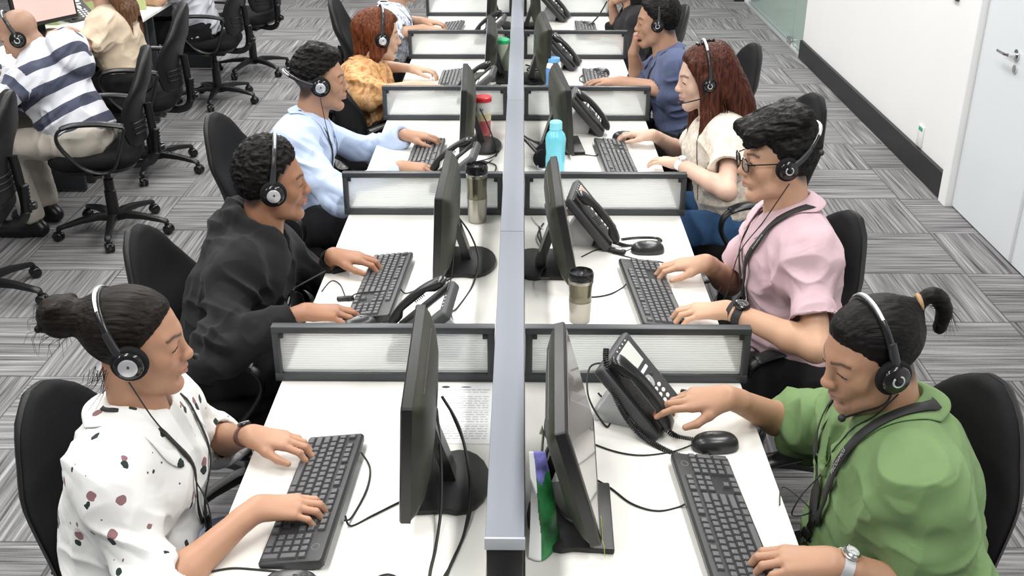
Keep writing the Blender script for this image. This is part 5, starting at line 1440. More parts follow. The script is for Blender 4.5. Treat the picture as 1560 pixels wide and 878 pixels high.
            ar = MB(); ar.tube([X(arc(w * 1.045 * y, 0.080)), X(arc((w + 0.010) * y, 0.040)), X((0.002, (w + 0.018) * y, -0.004))], [0.0075 * k, 0.0095 * k, 0.012 * k], 10, flat=0.45, up=tuple(s.RH[:, 1])); ar.build('yoke', MATS.get('yoke') or mat('yoke', (0.02, 0.021, 0.024), 0.4), t, sharp=60)
        if mic is not None:
            ms_ = mic_side or side
            pts = spline([X((0.004, (w + 0.016) * ms_, -0.010)), X((0.30 * mic[0], (w + 0.012) * ms_, -0.010 + 0.35 * (mic[2] + 0.01) - (0.012 if mic[0] > 0 else 0))), X((0.66 * mic[0], 0.4 * abs(mic[1]) * ms_ + 0.6 * (w * 0.85 if mic[0] > 0 else w) * ms_, mic[2] * 0.75 - (0.01 if mic[0] > 0 else 0))), X(mic)], 6)
            b = MB(); b.tube(pts, 0.0026 * s.hs, 8); bo_ = b.build('microphone_boom', MATS['black_gloss'], t)
            mm = MB(); mm.ball(tuple(X(mic)), 0.0085 * s.hs, 12, 10); mm.build('microphone', MATS['rubber'], bo_)
        if cord:
            path = spline([X((0.0, (w + 0.012) * side, -0.046))] + [Vector(p) - Vector(s.o) for p in cord], 10); q = []
            for v in path:
                v = v + Vector(s.o); loc, nn, i_, d_ = s.top_bvh.find_nearest(v); dd = (v - loc).dot(nn)
                q.append((loc + nn * 0.004 if (dd < 0.004 and d_ < 0.12) else v) - Vector(s.o))
            q = [q[0]] + [(q[i - 1] + q[i] * 2 + q[i + 1]) / 4 for i in range(1, len(q) - 1)] + [q[-1]]
            c = MB(); c.tube(q, 0.0016, 5); c.build('cord', MATS['rubber'], t)
        return t
    def lanyard(s, label, txt=None, width=0.013, low=0.26, off=0.006, badge=True, lat=0.0, m=None, flip=False, tsize=0.012, side_w=0.075):
        t = thing('lanyard', label, 'lanyard', tuple(s.o))
        def P(u, v, h): return s.N + s.f * u + s.l * v + s.up * h
        B = s.top_bvh
        keyp = [P(-0.085, 0.0, 0.022), P(-0.055, 0.058, 0.018), P(0.005, side_w, 0.012), P(0.075, side_w * 0.92, -0.045), P(0.14, side_w * 0.55, -0.13), P(0.15, lat + 0.006, -low)]
        right = [P(0.15, lat - 0.006, -low), P(0.14, -side_w * 0.55, -0.13), P(0.075, -side_w * 0.92, -0.045), P(0.005, -side_w, 0.012), P(-0.055, -0.058, 0.018), P(-0.085, 0.0, 0.022)]
        for nm, path in (('strap', keyp), ('strap', right)):
            c = spline(path, 7); q = []; nr = []
            for p in c:
                loc, n, i, d = B.find_nearest(p); q.append(loc + n * off); nr.append(n)
            for it in range(3):
                q = [q[0]] + [(q[i - 1] + q[i] * 2 + q[i + 1]) / 4 for i in range(1, len(q) - 1)] + [q[-1]]
            V, Fc = [], []
            for i, p in enumerate(q):
                td = (q[min(i + 1, len(q) - 1)] - q[max(i - 1, 0)]).normalized(); sd = td.cross(nr[i]).normalized()
                V += [p + sd * width / 2 - Vector(s.o), p - sd * width / 2 - Vector(s.o)]
                if i: Fc.append((2 * i - 2, 2 * i - 1, 2 * i + 1, 2 * i))
            o = mesh_obj(nm, V, Fc, m or strap_black, t, True)
            so = o.modifiers.new('webbing', 'SOLIDIFY'); so.thickness = 0.0018; so.offset = 0
            vis = (nm == 'strap' and ((path is right) != flip))
            if txt and vis:
                for frac, word in ((0.66, txt),):
                    # lettering laid along the strap
                    acc = 0; i = int((len(q) - 1) * (frac if path is keyp else 1 - frac))
                    td = (q[i + 1] - q[i - 1]).normalized(); n = nr[i].normalized()
                    if td.z > 0 and not flip or td.z < 0 and flip: pass
                    xd = td if (td.dot(Vector((1, 0, 0))) > 0) else -td
                    yd = n.cross(xd).normalized()
                    Mx = Matrix([[xd[k], yd[k], n[k], (q[i] + n * 0.0022 - Vector(s.o))[k]] for k in range(3)] + [[0, 0, 0, 1]])
                    v, f = text_mesh(word, tsize); MB().add(v, f, 0, Mx).build('lettering', MATS.get('strap_text') or mat('strap_text', (0.42, 0.42, 0.44), 0.6), o, smooth=False)
        if badge:
            p = stick(B, P(0.16, lat, -low - 0.01), 0.010) - Vector(s.o); n = B.find_nearest(P(0.16, lat, -low))[1]
            Mb = Matrix.Translation(p) @ n.to_track_quat('Z', 'Y').to_matrix().to_4x4()
            g = MB(); g.box((0, 0.008, 0), (0.016, 0.03, 0.008), 0.003, 2, 0, Mb); g.box((0, -0.018, 0.001), (0.022, 0.020, 0.012), 0.003, 2, 0, Mb); g.build('buckle', MATS['black_gloss'], t)
            g = MB(); g.tube([Mb @ Vector((0.007 * math.cos(a * PI / 8), -0.034 + 0.008 * math.sin(a * PI / 8), 0.003)) for a in range(16)], 0.0016, 6, closed=True); g.build('key_ring', MATS['chrome'], t)
        return t
    def watch(s, sd, label, case=0.019, strap_m=None, case_m=None, face=(0.02, 0.02, 0.02), shift=0.035, name='wristwatch', cat='watch', square=False, r=0.030, wd=0.012):
        a = s.arm[sd]; u = unit(a['W'] - a['E']); c = a['W'] - u * shift
        n = unit(a['n'] - u * (a['n'] @ u)); side = np.cross(u, n)
        t = thing(name, label, cat, tuple(c)); Rm = Matrix([[side[i], u[i], n[i], 0] for i in range(3)] + [[0, 0, 0, 1]])
        V = []; ring = []
        rin = r
        for j in range(28):
            q = 2 * PI * j / 28; ring.append(Vector((rin * math.cos(q), 0, rin * 0.82 * math.sin(q))))
        mb = MB(); mb.tube([Rm @ p for p in ring], wd, 8, flat=0.18, up=tuple(Rm @ Vector((1, 0, 0))), closed=True)
        mb = MB(); rings = []
        for j in range(28):
            q = 2 * PI * j / 28
            rings.append([tuple(Rm @ Vector(((rin + dr) * math.cos(q), dy, (rin * 0.82 + dr) * math.sin(q)))) for dr, dy in ((0, -wd), (0.003, -wd), (0.003, wd), (0, wd))])
        rings.append(rings[0]); mb.loft(rings, False); mb.build('strap', strap_m or MATS['strap_black'], t, sharp=40)
        if case:
            Mc = Rm @ Matrix.Translation((0, 0, rin * 0.82 + 0.002))
            if square:
                MB().box((0, 0, 0.003), (case * 1.7, case * 2.0, 0.009), 0.003, 2, 0, Mc).build('case', case_m or MATS['black_gloss'], t); MB().box((0, 0, 0.008), (case * 1.3, case * 1.55, 0.001), 0, 1, 0, Mc).build('dial', mat('dial', face, 0.3) if False else MATS['silver'], t)
            else:
                MB().lathe([(0, 0), (case, 0), (case * 1.04, 0.003), (case, 0.008), (case * 0.86, 0.010), (0, 0.010)], 26, 0, Mc).build('case', case_m or MATS['black_gloss'], t, sharp=40)
                MB().lathe([(0, 0.0101), (case * 0.74, 0.0101), (case * 0.74, 0.0106), (0, 0.0106)], 24, 0, Mc).build('dial', MATS.get('dial_%d' % int(face[0] * 100)) or mat('dial_%d' % int(face[0] * 100), face, 0.3), t)
                hd = MB()
                for ang, ln in ((30, .45), (150, .62)): hd.box((0, case * ln / 2, 0.0110), (0.0014, case * ln, 0.0006), 0, 1, 0, Mc @ Tm((0, 0, 0), 0, 0, R(ang)))
                for k in range(12): hd.box((0, case * 0.62, 0.0110), (0.0016, 0.003, 0.0006), 0, 1, 0, Mc @ Tm((0, 0, 0), 0, 0, R(k * 30)))
                hd.build('hands', MATS['silver'], t, smooth=False)
                MB().lathe([(0, 0), (0.003, 0), (0.003, 0.004), (0, 0.004)], 10, 0, Mc @ Tm((case, 0, 0.004), 0, PI / 2, 0)).build('crown', MATS['chrome'], t)
        return t

# ================================================================ cloth and hair materials
def cloth(name, col, rough=0.85, var=0.06, bump=0.35, bscale=900, wrinkle=0.35, **k):
    m = mat(name, col, rough, spec=0.2, bump=bump, bscale=bscale, var=var, vscale=5, sheen=0.05, **k)
    nt = m.node_tree; bp = [n for n in nt.nodes if n.type == 'BUMP'][0]; tc = [n for n in nt.nodes if n.type == 'TEX_COORD'][0]
    n = nt.nodes.new('ShaderNodeTexNoise'); n.inputs['Scale'].default_value = 16; n.inputs['Detail'].default_value = 2.5; n.inputs['Distortion'].default_value = 1.6
    n.noise_type = 'RIDGED_MULTIFRACTAL' if wrinkle > 0 else 'FBM'
    nt.links.new(tc.outputs['Object'], n.inputs['Vector'])
    b2 = nt.nodes.new('ShaderNodeBump'); b2.inputs['Strength'].default_value = wrinkle; b2.inputs['Distance'].default_value = 0.005
    nt.links.new(n.outputs['Fac'], b2.inputs['Height']); nt.links.new(b2.outputs[0], bp.inputs['Normal'])
    return m
def motif_cloth():
    m = cloth('white_motif_cloth', (0.73, 0.73, 0.72)); nt = m.node_tree; N = nt.nodes; L = nt.links; b = N['Principled BSDF']
    tc = N.new('ShaderNodeTexCoord')
    def spots(scale, thr, col, off):
        mp = N.new('ShaderNodeMapping'); mp.inputs['Location'].default_value = off; L.new(tc.outputs['Object'], mp.inputs[0])
        v = N.new('ShaderNodeTexVoronoi'); v.inputs['Scale'].default_value = scale; v.inputs['Randomness'].default_value = 0.85; L.new(mp.outputs[0], v.inputs['Vector'])
        n = N.new('ShaderNodeTexNoise'); n.inputs['Scale'].default_value = 70; n.inputs['Detail'].default_value = 1; L.new(tc.outputs['Object'], n.inputs['Vector'])
        a = N.new('ShaderNodeMath'); a.operation = 'MULTIPLY_ADD'; a.inputs[1].default_value = 0.16; L.new(n.outputs['Fac'], a.inputs[0]); L.new(v.outputs['Distance'], a.inputs[2])
        c = N.new('ShaderNodeMath'); c.operation = 'LESS_THAN'; c.inputs[1].default_value = thr; L.new(a.outputs[0], c.inputs[0]); return c.outputs[0], col
    src = b.inputs['Base Color'].links[0].from_socket
    for (f, col) in (spots(16, 0.25, (0.25, 0.13, 0.14), (0, 0, 0)), spots(16, 0.24, (0.02, 0.035, 0.03), (0.006, 0.004, 0.017)), spots(26, 0.145, (0.08, 0.06, 0.07), (0.3, 0.1, 0.2))):
        mx = N.new('ShaderNodeMix'); mx.data_type = 'RGBA'; L.new(f, mx.inputs[0]); L.new(src, mx.inputs[6]); mx.inputs[7].default_value = (*col, 1); src = mx.outputs[2]
    L.new(src, b.inputs['Base Color']); return m
def stripe_cloth(name, ca, cb, duty=0.45, rough=0.9):
    """bands along the coordinate stored in the attribute"""
    m = cloth(name, ca, rough); nt = m.node_tree; N = nt.nodes; L = nt.links; b = N['Principled BSDF']
    a = N.new('ShaderNodeAttribute'); a.attribute_name = 'col'; sx = N.new('ShaderNodeSeparateColor'); L.new(a.outputs['Color'], sx.inputs[0])
    f = N.new('ShaderNodeMath'); f.operation = 'FRACT'; L.new(sx.outputs[0], f.inputs[0])
    c = N.new('ShaderNodeMath'); c.operation = 'LESS_THAN'; c.inputs[1].default_value = duty; L.new(f.outputs[0], c.inputs[0])
    src = b.inputs['Base Color'].links[0].from_socket
    mx = N.new('ShaderNodeMix'); mx.data_type = 'RGBA'; L.new(c.outputs[0], mx.inputs[0]); L.new(src, mx.inputs[6]); mx.inputs[7].default_value = (*cb, 1)
    L.new(mx.outputs[2], b.inputs['Base Color']); return m
def blotch_cloth(name, c1, c2, c3, scale=26):
    m = cloth(name, c1); nt = m.node_tree; N = nt.nodes; L = nt.links; b = N['Principled BSDF']
    tc = N.new('ShaderNodeTexCoord'); n = N.new('ShaderNodeTexNoise'); n.inputs['Scale'].default_value = scale; n.inputs['Detail'].default_value = 3; n.inputs['Distortion'].default_value = 1.2
    L.new(tc.outputs['Object'], n.inputs['Vector']); cr = N.new('ShaderNodeValToRGB'); e = cr.color_ramp.elements
    e[0].position = 0.36; e[0].color = (*c2, 1); e[1].position = 0.66; e[1].color = (*c3, 1); q = e.new(0.5); q.color = (*c1, 1)
    L.new(n.outputs['Fac'], cr.inputs[0]); L.new(cr.outputs[0], b.inputs['Base Color']); return m
white_motif = motif_cloth()
hoodie_black = cloth('hoodie_black', (0.012, 0.012, 0.0135), var=0.15)
shirt_blue = cloth('shirt_pale_blue', (0.50, 0.60, 0.80))
blouse_orange = blotch_cloth('blouse_orange', (0.55, 0.30, 0.13), (0.36, 0.17, 0.06), (0.66, 0.42, 0.22))
shirt_green = cloth('shirt_green', (0.140, 0.225, 0.095))
shirt_pink = cloth('shirt_pink', (0.53, 0.38, 0.42))
top_cream = blotch_cloth('top_cream_lace', (0.70, 0.64, 0.55), (0.60, 0.53, 0.44), (0.78, 0.73, 0.66), 60)
shirt_slate = cloth('shirt_slate_blue', (0.085, 0.105, 0.19))
top_black = cloth('top_black', (0.012, 0.011, 0.013))
tee_beige = cloth('tee_beige', (0.60, 0.49, 0.37))
shirt_grey = cloth('shirt_light_grey', (0.55, 0.57, 0.63))
shirt_check = blotch_cloth('shirt_check', (0.62, 0.66, 0.74), (0.25, 0.30, 0.42), (0.74, 0.76, 0.80), 34)
trouser_black = cloth('trouser_black', (0.010, 0.010, 0.012))
jeans_blue = cloth('jeans_blue', (0.045, 0.11, 0.24), var=0.3)
trouser_beige = cloth('trouser_beige', (0.52, 0.48, 0.42))
denim_pale = cloth('denim_pale', (0.30, 0.36, 0.50))
hair_black_x = hair_mat('hair_black', (0.0022, 0.002, 0.002), (0.014, 0.012, 0.012), (8, 190, 190))
hair_black_m = hair_mat('hair_black_messy', (0.0022, 0.002, 0.002), (0.014, 0.0125, 0.012), (60, 110, 110))
hair_brown_x = hair_mat('hair_dark_brown', (0.003, 0.0022, 0.002), (0.022, 0.015, 0.011), (8, 190, 190))
hair_red = hair_mat('hair_red_brown', (0.055, 0.014, 0.006), (0.20, 0.062, 0.025), (120, 120, 16))
hair_auburn = hair_mat('hair_auburn', (0.022, 0.006, 0.004), (0.115, 0.035, 0.022), (150, 150, 10))
hair_brown_z = hair_mat('hair_long_brown', (0.045, 0.022, 0.012), (0.20, 0.105, 0.055), (150, 150, 10))

# ================================================================ L1: woman in the white patterned shirt
p = Person('woman with a dark bun in a white patterned shirt typing at the near left desk', 0, (-0.832, 1.80, 0.545), (-0.756, 1.845, 1.106), hyaw=8, hpitch=6, hs=0.93, sw=0.160, res=0.0028, skin=(0.430, 0.234, 0.148), female=True, neck=(-0.772, 1.84, 0.958))
p.arm_to('R', (-0.520, 1.708, 0.808), (1, 0.22, -0.12), (0.05, -0.05, 1), 'type', (-0.5, -0.7, -0.35), 0.255, 0.235)
p.arm_to('L', (-0.592, 1.968, 0.806), (1, -0.06, -0.12), (0.05, 0.0, 1), 'type', (-0.4, 0.6, -0.5), 0.25, 0.235)
p.body(lips=(0.40, 0.16, 0.14))
p.top('shirt', white_motif, 'elbow', 0.018, fold=0.007, opening=0.058, vneck=0.13, bust=0.9, hem=-0.03, cuff=0.10)
p.collar(white_motif, r=0.062, h=0.020, gap=46, spread=0.040, point=0.06, drop=0.012)
p.legs(denim_pale)
def bun(F, s):
    F.ell(s.h(-0.150, 0, 0.052), np.array((0.046, 0.042, 0.046)) * s.hs, 0.015)
    F.cone(s.h(-0.08, 0, 0.05), s.h(-0.13, 0, 0.052), 0.05 * s.hs, 0.026 * s.hs, 0.02)
    for i in range(7):
        a = i * 0.9; F.cone(s.h(-0.15 + .03 * math.cos(a), 0.03 * math.sin(a), 0.052 + .03 * math.sin(a * 1.7)), s.h(-0.16 + .035 * math.cos(a + 1), 0.035 * math.sin(a + 1), 0.052 + .035 * math.sin(a * 1.7 + 1)), 0.011, 0.007, 0.004)
hl = p.hair(hair_brown_x, vol=0.007, extra=bun, nape=-0.070, freq=(7, 120, 120), rough=0.0013, res=0.003)
rr = random.Random(5); st = []
for i in range(46):
    a = rr.uniform(0, 2 * PI); q = p.h(-0.15 + 0.042 * math.cos(a), rr.uniform(-.03, .03), 0.052 + 0.042 * math.sin(a)); e = q + vec(-rr.uniform(.005, .035), rr.uniform(-.015, .015), -rr.uniform(.01, .05)); st.append([q, (q + e) / 2 + vec(-.008, 0, .006), e])
for i in range(24):
    q = p.h(-0.075 + rr.uniform(-.02, .03), -0.045 + rr.uniform(-.02, .02), -0.05); e = q + vec(rr.uniform(-.05, -.005), rr.uniform(-.02, .01), -rr.uniform(.02, .075)); st.append([q, (q + e) / 2 + vec(.006, 0, -.004), e])
p.strands(st, hair_brown_x, 0.0006, parent=hl)
p.headset('black headset with a silver ear disc on the woman with the bun', -1, 'silver', -30, mic=(0.118, 0.018, -0.045), mic_side=1, cord=[p.N + p.f * .10 - p.l * .07 - p.up * .06, p.N + p.f * .16 - p.l * .05 - p.up * .17, p.N + p.f * .18 - p.l * .06 - p.up * .28])
p.lanyard('thin black lanyard with a buckle on the woman with the bun', None, 0.009, 0.25, 0.005)
p.watch('L', 'brown leather watch on the wrist of the woman with the bun', 0.014, mat('leather_brown', (0.10, 0.03, 0.025), 0.5), None, (0.03, 0.02, 0.02), 0.02, r=0.0265, wd=0.009, square=True)
P_L1 = p

# ================================================================ L2: man in the black hoodie
p = Person('man in a black hoodie typing behind the near left divider', 0, (-0.905, 2.84, 0.54), (-0.727, 2.93, 1.048), hyaw=14, hpitch=4, hs=0.98, sw=0.185, res=0.0032, skin=(0.318, 0.156, 0.092))
p.arm_to('R', (-0.590, 2.585, 0.800), (1, 0.12, -0.08), (0.05, 0, 1), 'mouse', (-0.6, -0.55, -0.35), 0.285, 0.25)
p.arm_to('L', (-0.572, 2.955, 0.806), (1, -0.02, -0.10), (0.05, 0, 1), 'type', (-0.4, 0.6, -0.5), 0.28, 0.25)
p.body(fade=True, lips=(0.33, 0.13, 0.11), arm_r=0.88)
p.top('hoodie', hoodie_black, 'long', 0.026, fold=0.011, opening=0.060, vneck=0.07, hood=True, hem=-0.05, cuff=0.90, thick=1.08)
p.legs(trouser_black)
p.hair(hair_black_m, vol=0.006, top=0.022, rough=0.0065, freq=(48, 60, 60), nape=-0.035, sides=0.003, line=([-0.14, -0.05, 0.0, 0.03, 0.055, 0.075, 0.10, 0.14], [-0.10, -0.05, 0.000, 0.022, 0.048, 0.068, 0.092, 0.16]), res=0.003)
p.headset('black headset with a silver ear disc on the man in the hoodie', -1, 'silver', 6, mic=None, rad=0.152, wide=1.04)
mb = MB()
rr = random.Random(9)
for i in range(26):
    u, v = rr.uniform(-.05, .06), rr.uniform(-.30, -.16); q = stick(p.top_bvh, p.N + p.f * .18 + p.l * u + p.up * v, 0.0012) - Vector(p.o); w = rr.uniform(.006, .014)
    mb.ball(q, (0.002, w, w * .7), 8, 5)
mb.build('chest_print', mat('print_grey', (0.10, 0.10, 0.11), 0.8), p.top_o)
z = MB(); z.tube([stick(p.top_bvh, p.N + p.f * .2 + p.up * (-.05 - .03 * i), 0.002) - Vector(p.o) for i in range(8)], 0.003, 6); z.build('zip', MATS['dark_grey'], p.top_o)
P_L2 = p

# ================================================================ L3: man in the pale blue shirt
p = Person('man in a pale blue long sleeved shirt typing in the third left seat', 0, (-0.965, 3.97, 0.53), (-0.778, 4.05, 1.062), hyaw=10, hpitch=4, hs=0.98, sw=0.195, res=0.0036, skin=(0.396, 0.221, 0.140))
p.arm_to('R', (-0.455, 3.80, 0.800), (1, 0.05, -0.10), (0, 0, 1), 'mouse', (-0.5, -0.6, -0.5), 0.29, 0.26)
p.arm_to('L', (-0.475, 4.165, 0.810), (1, 0.10, -0.12), (0, 0, 1), 'type', (-0.4, 0.6, -0.5), 0.29, 0.26)
p.body(fade=True, arm_r=0.86)
p.top('shirt', shirt_blue, 'long', 0.020, fold=0.008, opening=0.058, vneck=0.09, cuff=0.96, seed=3.0)
p.collar(shirt_blue, r=0.060, h=0.030, gap=30)
p.legs(trouser_black, shoes=True)
p.hair(hair_black_m, vol=0.004, top=0.024, rough=0.006, freq=(34, 60, 60), nape=0.012, sides=0.002, line=([-0.14, 0.0, 0.03, 0.055, 0.075, 0.10, 0.14], [-0.10, -0.05, 0.010, 0.046, 0.072, 0.100, 0.16]), extra=lambda F, s: [F.cone(s.h(0.055, y, 0.100), s.h(-0.03, y * 1.1, 0.122), 0.022, 0.020, 0.015) for y in (-.035, 0, .035)])
p.headset('headset worn low behind the head of the man in pale blue', -1, 'silver', -72, mic=(0.10, 0.03, -0.05), mic_side=1, cord=[p.N + p.f * .12 - p.l * .06 - p.up * .08, p.N + p.f * .17 - p.l * .05 - p.up * .22])
p.lanyard('dark lanyard at the collar of the man in pale blue', None, 0.010, 0.22, 0.006, badge=False)
P_L3 = p

# ================================================================ L4: woman in the orange blouse
p = Person('woman with a red brown bob and orange blouse in the fourth left seat', 0, (-0.850, 5.12, 0.53), (-0.700, 5.22, 0.985), hyaw=16, hpitch=8, hs=1.0, sw=0.17, res=0.0044, skin=(0.533, 0.344, 0.248), female=True)
p.arm_to('R', (-0.505, 4.985, 0.80), (1, 0.15, -0.1), (0, 0, 1), 'type', elbow=(-0.715, 4.93, 0.77))
p.arm_to('L', (-0.560, 5.285, 0.805), (1, 0.05, -0.1), (0, 0, 1), 'type', elbow=(-0.765, 5.40, 0.79))
p.body(arm_r=0.92)
p.top('blouse', blouse_orange, 'elbow', 0.022, fold=0.009, opening=0.058, vneck=0.11, bust=1.0, cuff=0.35, seed=5.0, res=0.0048)
p.collar(blouse_orange, r=0.060, h=0.022, gap=40, spread=0.03)
p.legs(trouser_black)
def bob(F, s):
    for y in (1, -1):
        F.cone(s.h(-0.02, 0.070 * y, 0.03), s.h(-0.018, 0.078 * y, -0.085), 0.036, 0.030, 0.02)
        F.cone(s.h(0.036, 0.058 * y, 0.055), s.h(0.018, 0.078 * y, -0.055), 0.022, 0.016, 0.02)
    F.cone(s.h(-0.075, 0, 0.03), s.h(-0.070, 0, -0.095), 0.058, 0.042, 0.03)
    F.cone(s.h(0.070, 0.0, 0.082), s.h(0.058, 0.045, 0.058), 0.016, 0.018, 0.015)
p.hair(hair_red, vol=0.016, extra=bob, nape=-0.11, rough=0.004, freq=(90, 90, 14), res=0.004)
p.headset('black headset with a silver ear disc on the woman in orange', -1, 'silver', 3, size=0.95, wide=1.16, rad=0.150)
p.lanyard('black lanyard on the woman in the orange blouse', None, 0.011, 0.24, 0.008)
P_L4 = p

# ================================================================ L5: person at the top edge, head out of the frame
p = Person('person in a checked pale shirt cut off by the top edge, left row', 0, (-0.830, 6.33, 0.53), (-0.70, 6.36, 1.06), hyaw=5, hpitch=8, hs=0.98, sw=0.18, res=0.005, skin=(0.447, 0.271, 0.184))
p.arm_to('R', (-0.58, 6.26, 0.80), (1, 0.15, -0.1), (0, 0, 1), 'type', elbow=(-0.77, 6.14, 0.78))
p.arm_to('L', (-0.600, 6.45, 0.805), (1, 0.0, -0.1), (0, 0, 1), 'type', elbow=(-0.79, 6.52, 0.79))
p.body(fade=True)
p.top('shirt', shirt_check, 'rolled', 0.018, fold=0.006, opening=0.058, vneck=0.10, res=0.006)
p.collar(shirt_check, r=0.060, h=0.028)
p.legs(trouser_black)
p.hair(hair_black_m, vol=0.010, top=0.012, rough=0.004, res=0.005)
p.lanyard('black lanyard on the person in the checked shirt', None, 0.012, 0.24, 0.006)

# ================================================================ R1: man in the green shirt
p = Person('man with a small ponytail in a green shirt pressing the desk phone', 180, (0.805, 1.745, 0.545), (0.668, 1.795, 1.112), hyaw=14, hpitch=17, hs=0.925, sw=0.195, res=0.0028, skin=(0.404, 0.226, 0.144), build=1.12, twist=-6)
p.arm_to('L', (0.575, 1.560, 0.806), (-1, 0.20, -0.12), (-0.05, 0, 1), 'type', elbow=(0.795, 1.535, 0.725))
p.arm_to('R', (0.470, 2.075, 0.845), (-1, 0.03, -0.10), (-0.1, -0.25, 1), 'press', (0.3, 0.5, -0.6), 0.29, 0.26)
p.body(fade=True, lips=(0.36, 0.16, 0.13), beard=0.25)
p.top('shirt', shirt_green, 'short', 0.021, fold=0.009, opening=0.060, vneck=0.12, belly=1.05, hem=-0.04, up_len=0.95, seed=1.0, thick=1.08)
p.collar(shirt_green, r=0.064, h=0.034, gap=36, spread=0.040, point=0.065)
p.placket(shirt_green, 5, -0.13, 0.075, 0.001, MATS['black_gloss'])
p.legs(trouser_black)
def tail(F, s):
    F.cone(s.h(-0.075, 0, 0.06), s.h(-0.118, 0, 0.072), 0.040, 0.013, 0.02)
    c = spline([s.h(-0.118, 0, 0.072), s.h(-0.145, 0, 0.082), s.h(-0.166, 0, 0.064), s.h(-0.172, 0, 0.028), s.h(-0.157, 0, -0.006)], 4)
    for i in range(len(c) - 1): F.cone(c[i], c[i + 1], 0.010 + 0.004 * math.sin(PI * i / len(c)), 0.010 + 0.004 * math.sin(PI * (i + 1) / len(c)), 0.006)
hh = p.hair(hair_black_x, vol=0.010, extra=tail, nape=-0.066, sides=0.003, freq=(7, 120, 120), rough=0.0012, res=0.003, line=([-0.14, -0.075, -0.05, -0.025, 0.0, 0.03, 0.055, 0.075, 0.1, 0.13], [-0.06, -0.05, -0.026, 0.006, 0.026, 0.044, 0.056, 0.076, 0.1, 0.16]))
tb = MB(); tb.tube([Vector(p.h(-0.120 + 0.004 * math.cos(a * 1.1), 0.0155 * math.cos(a), 0.074 + 0.0155 * math.sin(a))) - Vector(p.o) for a in [k * PI / 10 for k in range(20)]], 0.005, 8, closed=True); tb.build('hair_tie', mat('hair_tie_tan', (0.35, 0.22, 0.11), 0.7), hh)
rr = random.Random(2); st = []
for i in range(60):
    q = p.h(-0.14 - rr.uniform(0, .03), rr.uniform(-.014, .014), 0.078 - rr.uniform(0, .03)); e = p.h(-0.178 + rr.uniform(-.02, .03), rr.uniform(-.02, .02), -0.02 - rr.uniform(-.06, .015)); st.append([q, p.h(-0.179 + rr.uniform(-.006, .006), rr.uniform(-.016, .016), 0.04), e])
p.strands(st, hair_black_x, 0.0006, parent=hh)
p.headset('black headset with a raised boom on the man in green', 1, 'ring', -3, mic=(0.098, 0.03, -0.105), cord=[p.N + p.f * .10 + p.l * .05 - p.up * .04, p.N + p.f * .17 + p.l * .02 - p.up * .13, p.N + p.f * .21 - p.l * .02 - p.up * .22, vec(0.60, 1.80, 0.74), vec(0.555, 1.86, 0.755), vec(0.535, 1.80, 0.752)])
p.lanyard('wide black printed lanyard on the man in green', 'PSCOVMOS', 0.024, 0.235, 0.010, flip=True, tsize=0.0135, side_w=0.098)
p.watch('L', 'silver watch on the wrist of the man in green', 0.017, silver, chrome, (0.55, 0.55, 0.55), 0.02, r=0.031, wd=0.010)
pk = MB(); c0 = p.N + p.f * .2 - p.up * .26 + p.l * 0.075
pc = [stick(p.top_bvh, c0 + p.l * u + p.up * v, 0.0025) - Vector(p.o) for u, v in ((-.045, 0), (.045, 0), (.045, -.085), (0, -.105), (-.045, -.085))]
pk.tube(pc, 0.0016, 5, closed=True); pk.build('pocket_seam', shirt_green, p.top_o)
P_R1 = p

# ================================================================ R2: man in the pink shirt
p = Person('man with glasses in a pink shirt typing in the second right seat', 180, (0.820, 2.775, 0.55), (0.712, 2.84, 1.158), hyaw=6, hpitch=6, hs=1.0, sw=0.190, res=0.0030, skin=(0.516, 0.307, 0.204))
p.arm_to('L', (0.560, 2.592, 0.808), (-1, 0.14, -0.12), (-0.05, 0, 1), 'type', (0.55, -0.6, -0.35), 0.285, 0.255)
p.arm_to('R', (0.552, 2.905, 0.808), (-1, 0.10, -0.12), (-0.05, 0, 1), 'type', (0.4, 0.6, -0.5), 0.285, 0.255)
p.body(fade=True, lips=(0.46, 0.22, 0.20))
p.top('shirt', shirt_pink, 'short', 0.018, fold=0.008, opening=0.058, vneck=0.10, up_len=0.74, seed=7.0, hem=-0.05)
p.collar(shirt_pink, r=0.060, h=0.034, gap=32, spread=0.034, point=0.055)
p.placket(shirt_pink, 5, -0.12, 0.075)
p.legs(trouser_black)
def quiff(F, s):
    for y in (-.045, -.015, .015, .045):
        F.cone(s.h(0.085, y, 0.085), s.h(-0.05, y * 1.1, 0.118), 0.024, 0.030, 0.014)
    F.cone(s.h(0.095, 0.03, 0.060), s.h(0.07, 0.05, 0.075), 0.012, 0.018, 0.012)
p.hair(hair_black_m, vol=0.008, top=0.020, extra=quiff, nape=-0.055, sides=0.006, rough=0.006, freq=(22, 70, 70), res=0.003)
p.headset('black headset with a silver ring on the man in pink', 1, 'ring', -50, size=0.86, mic=(-0.088, 0.092, 0.030), cord=[p.N + p.f * .09 + p.l * .06 - p.up * .01, p.N + p.f * .16 + p.l * .04 - p.up * .10, p.N + p.f * .20 + p.l * .03 - p.up * .22, p.N + p.f * .26 + p.l * 0.0 - p.up * .30, vec(0.60, 2.9, 0.73)])
p.lanyard('black printed lanyard on the man in pink', 'Loxelorce', 0.022, 0.255, 0.011, flip=True, tsize=0.0125, side_w=0.10)
t = thing('eyeglasses', 'black framed glasses on the man in the pink shirt', 'glasses', tuple(p.o))
X = lambda x, y, z: Vector(p.h(x, y, z)) - Vector(p.o)
fr_ = MB(); gl = MB()
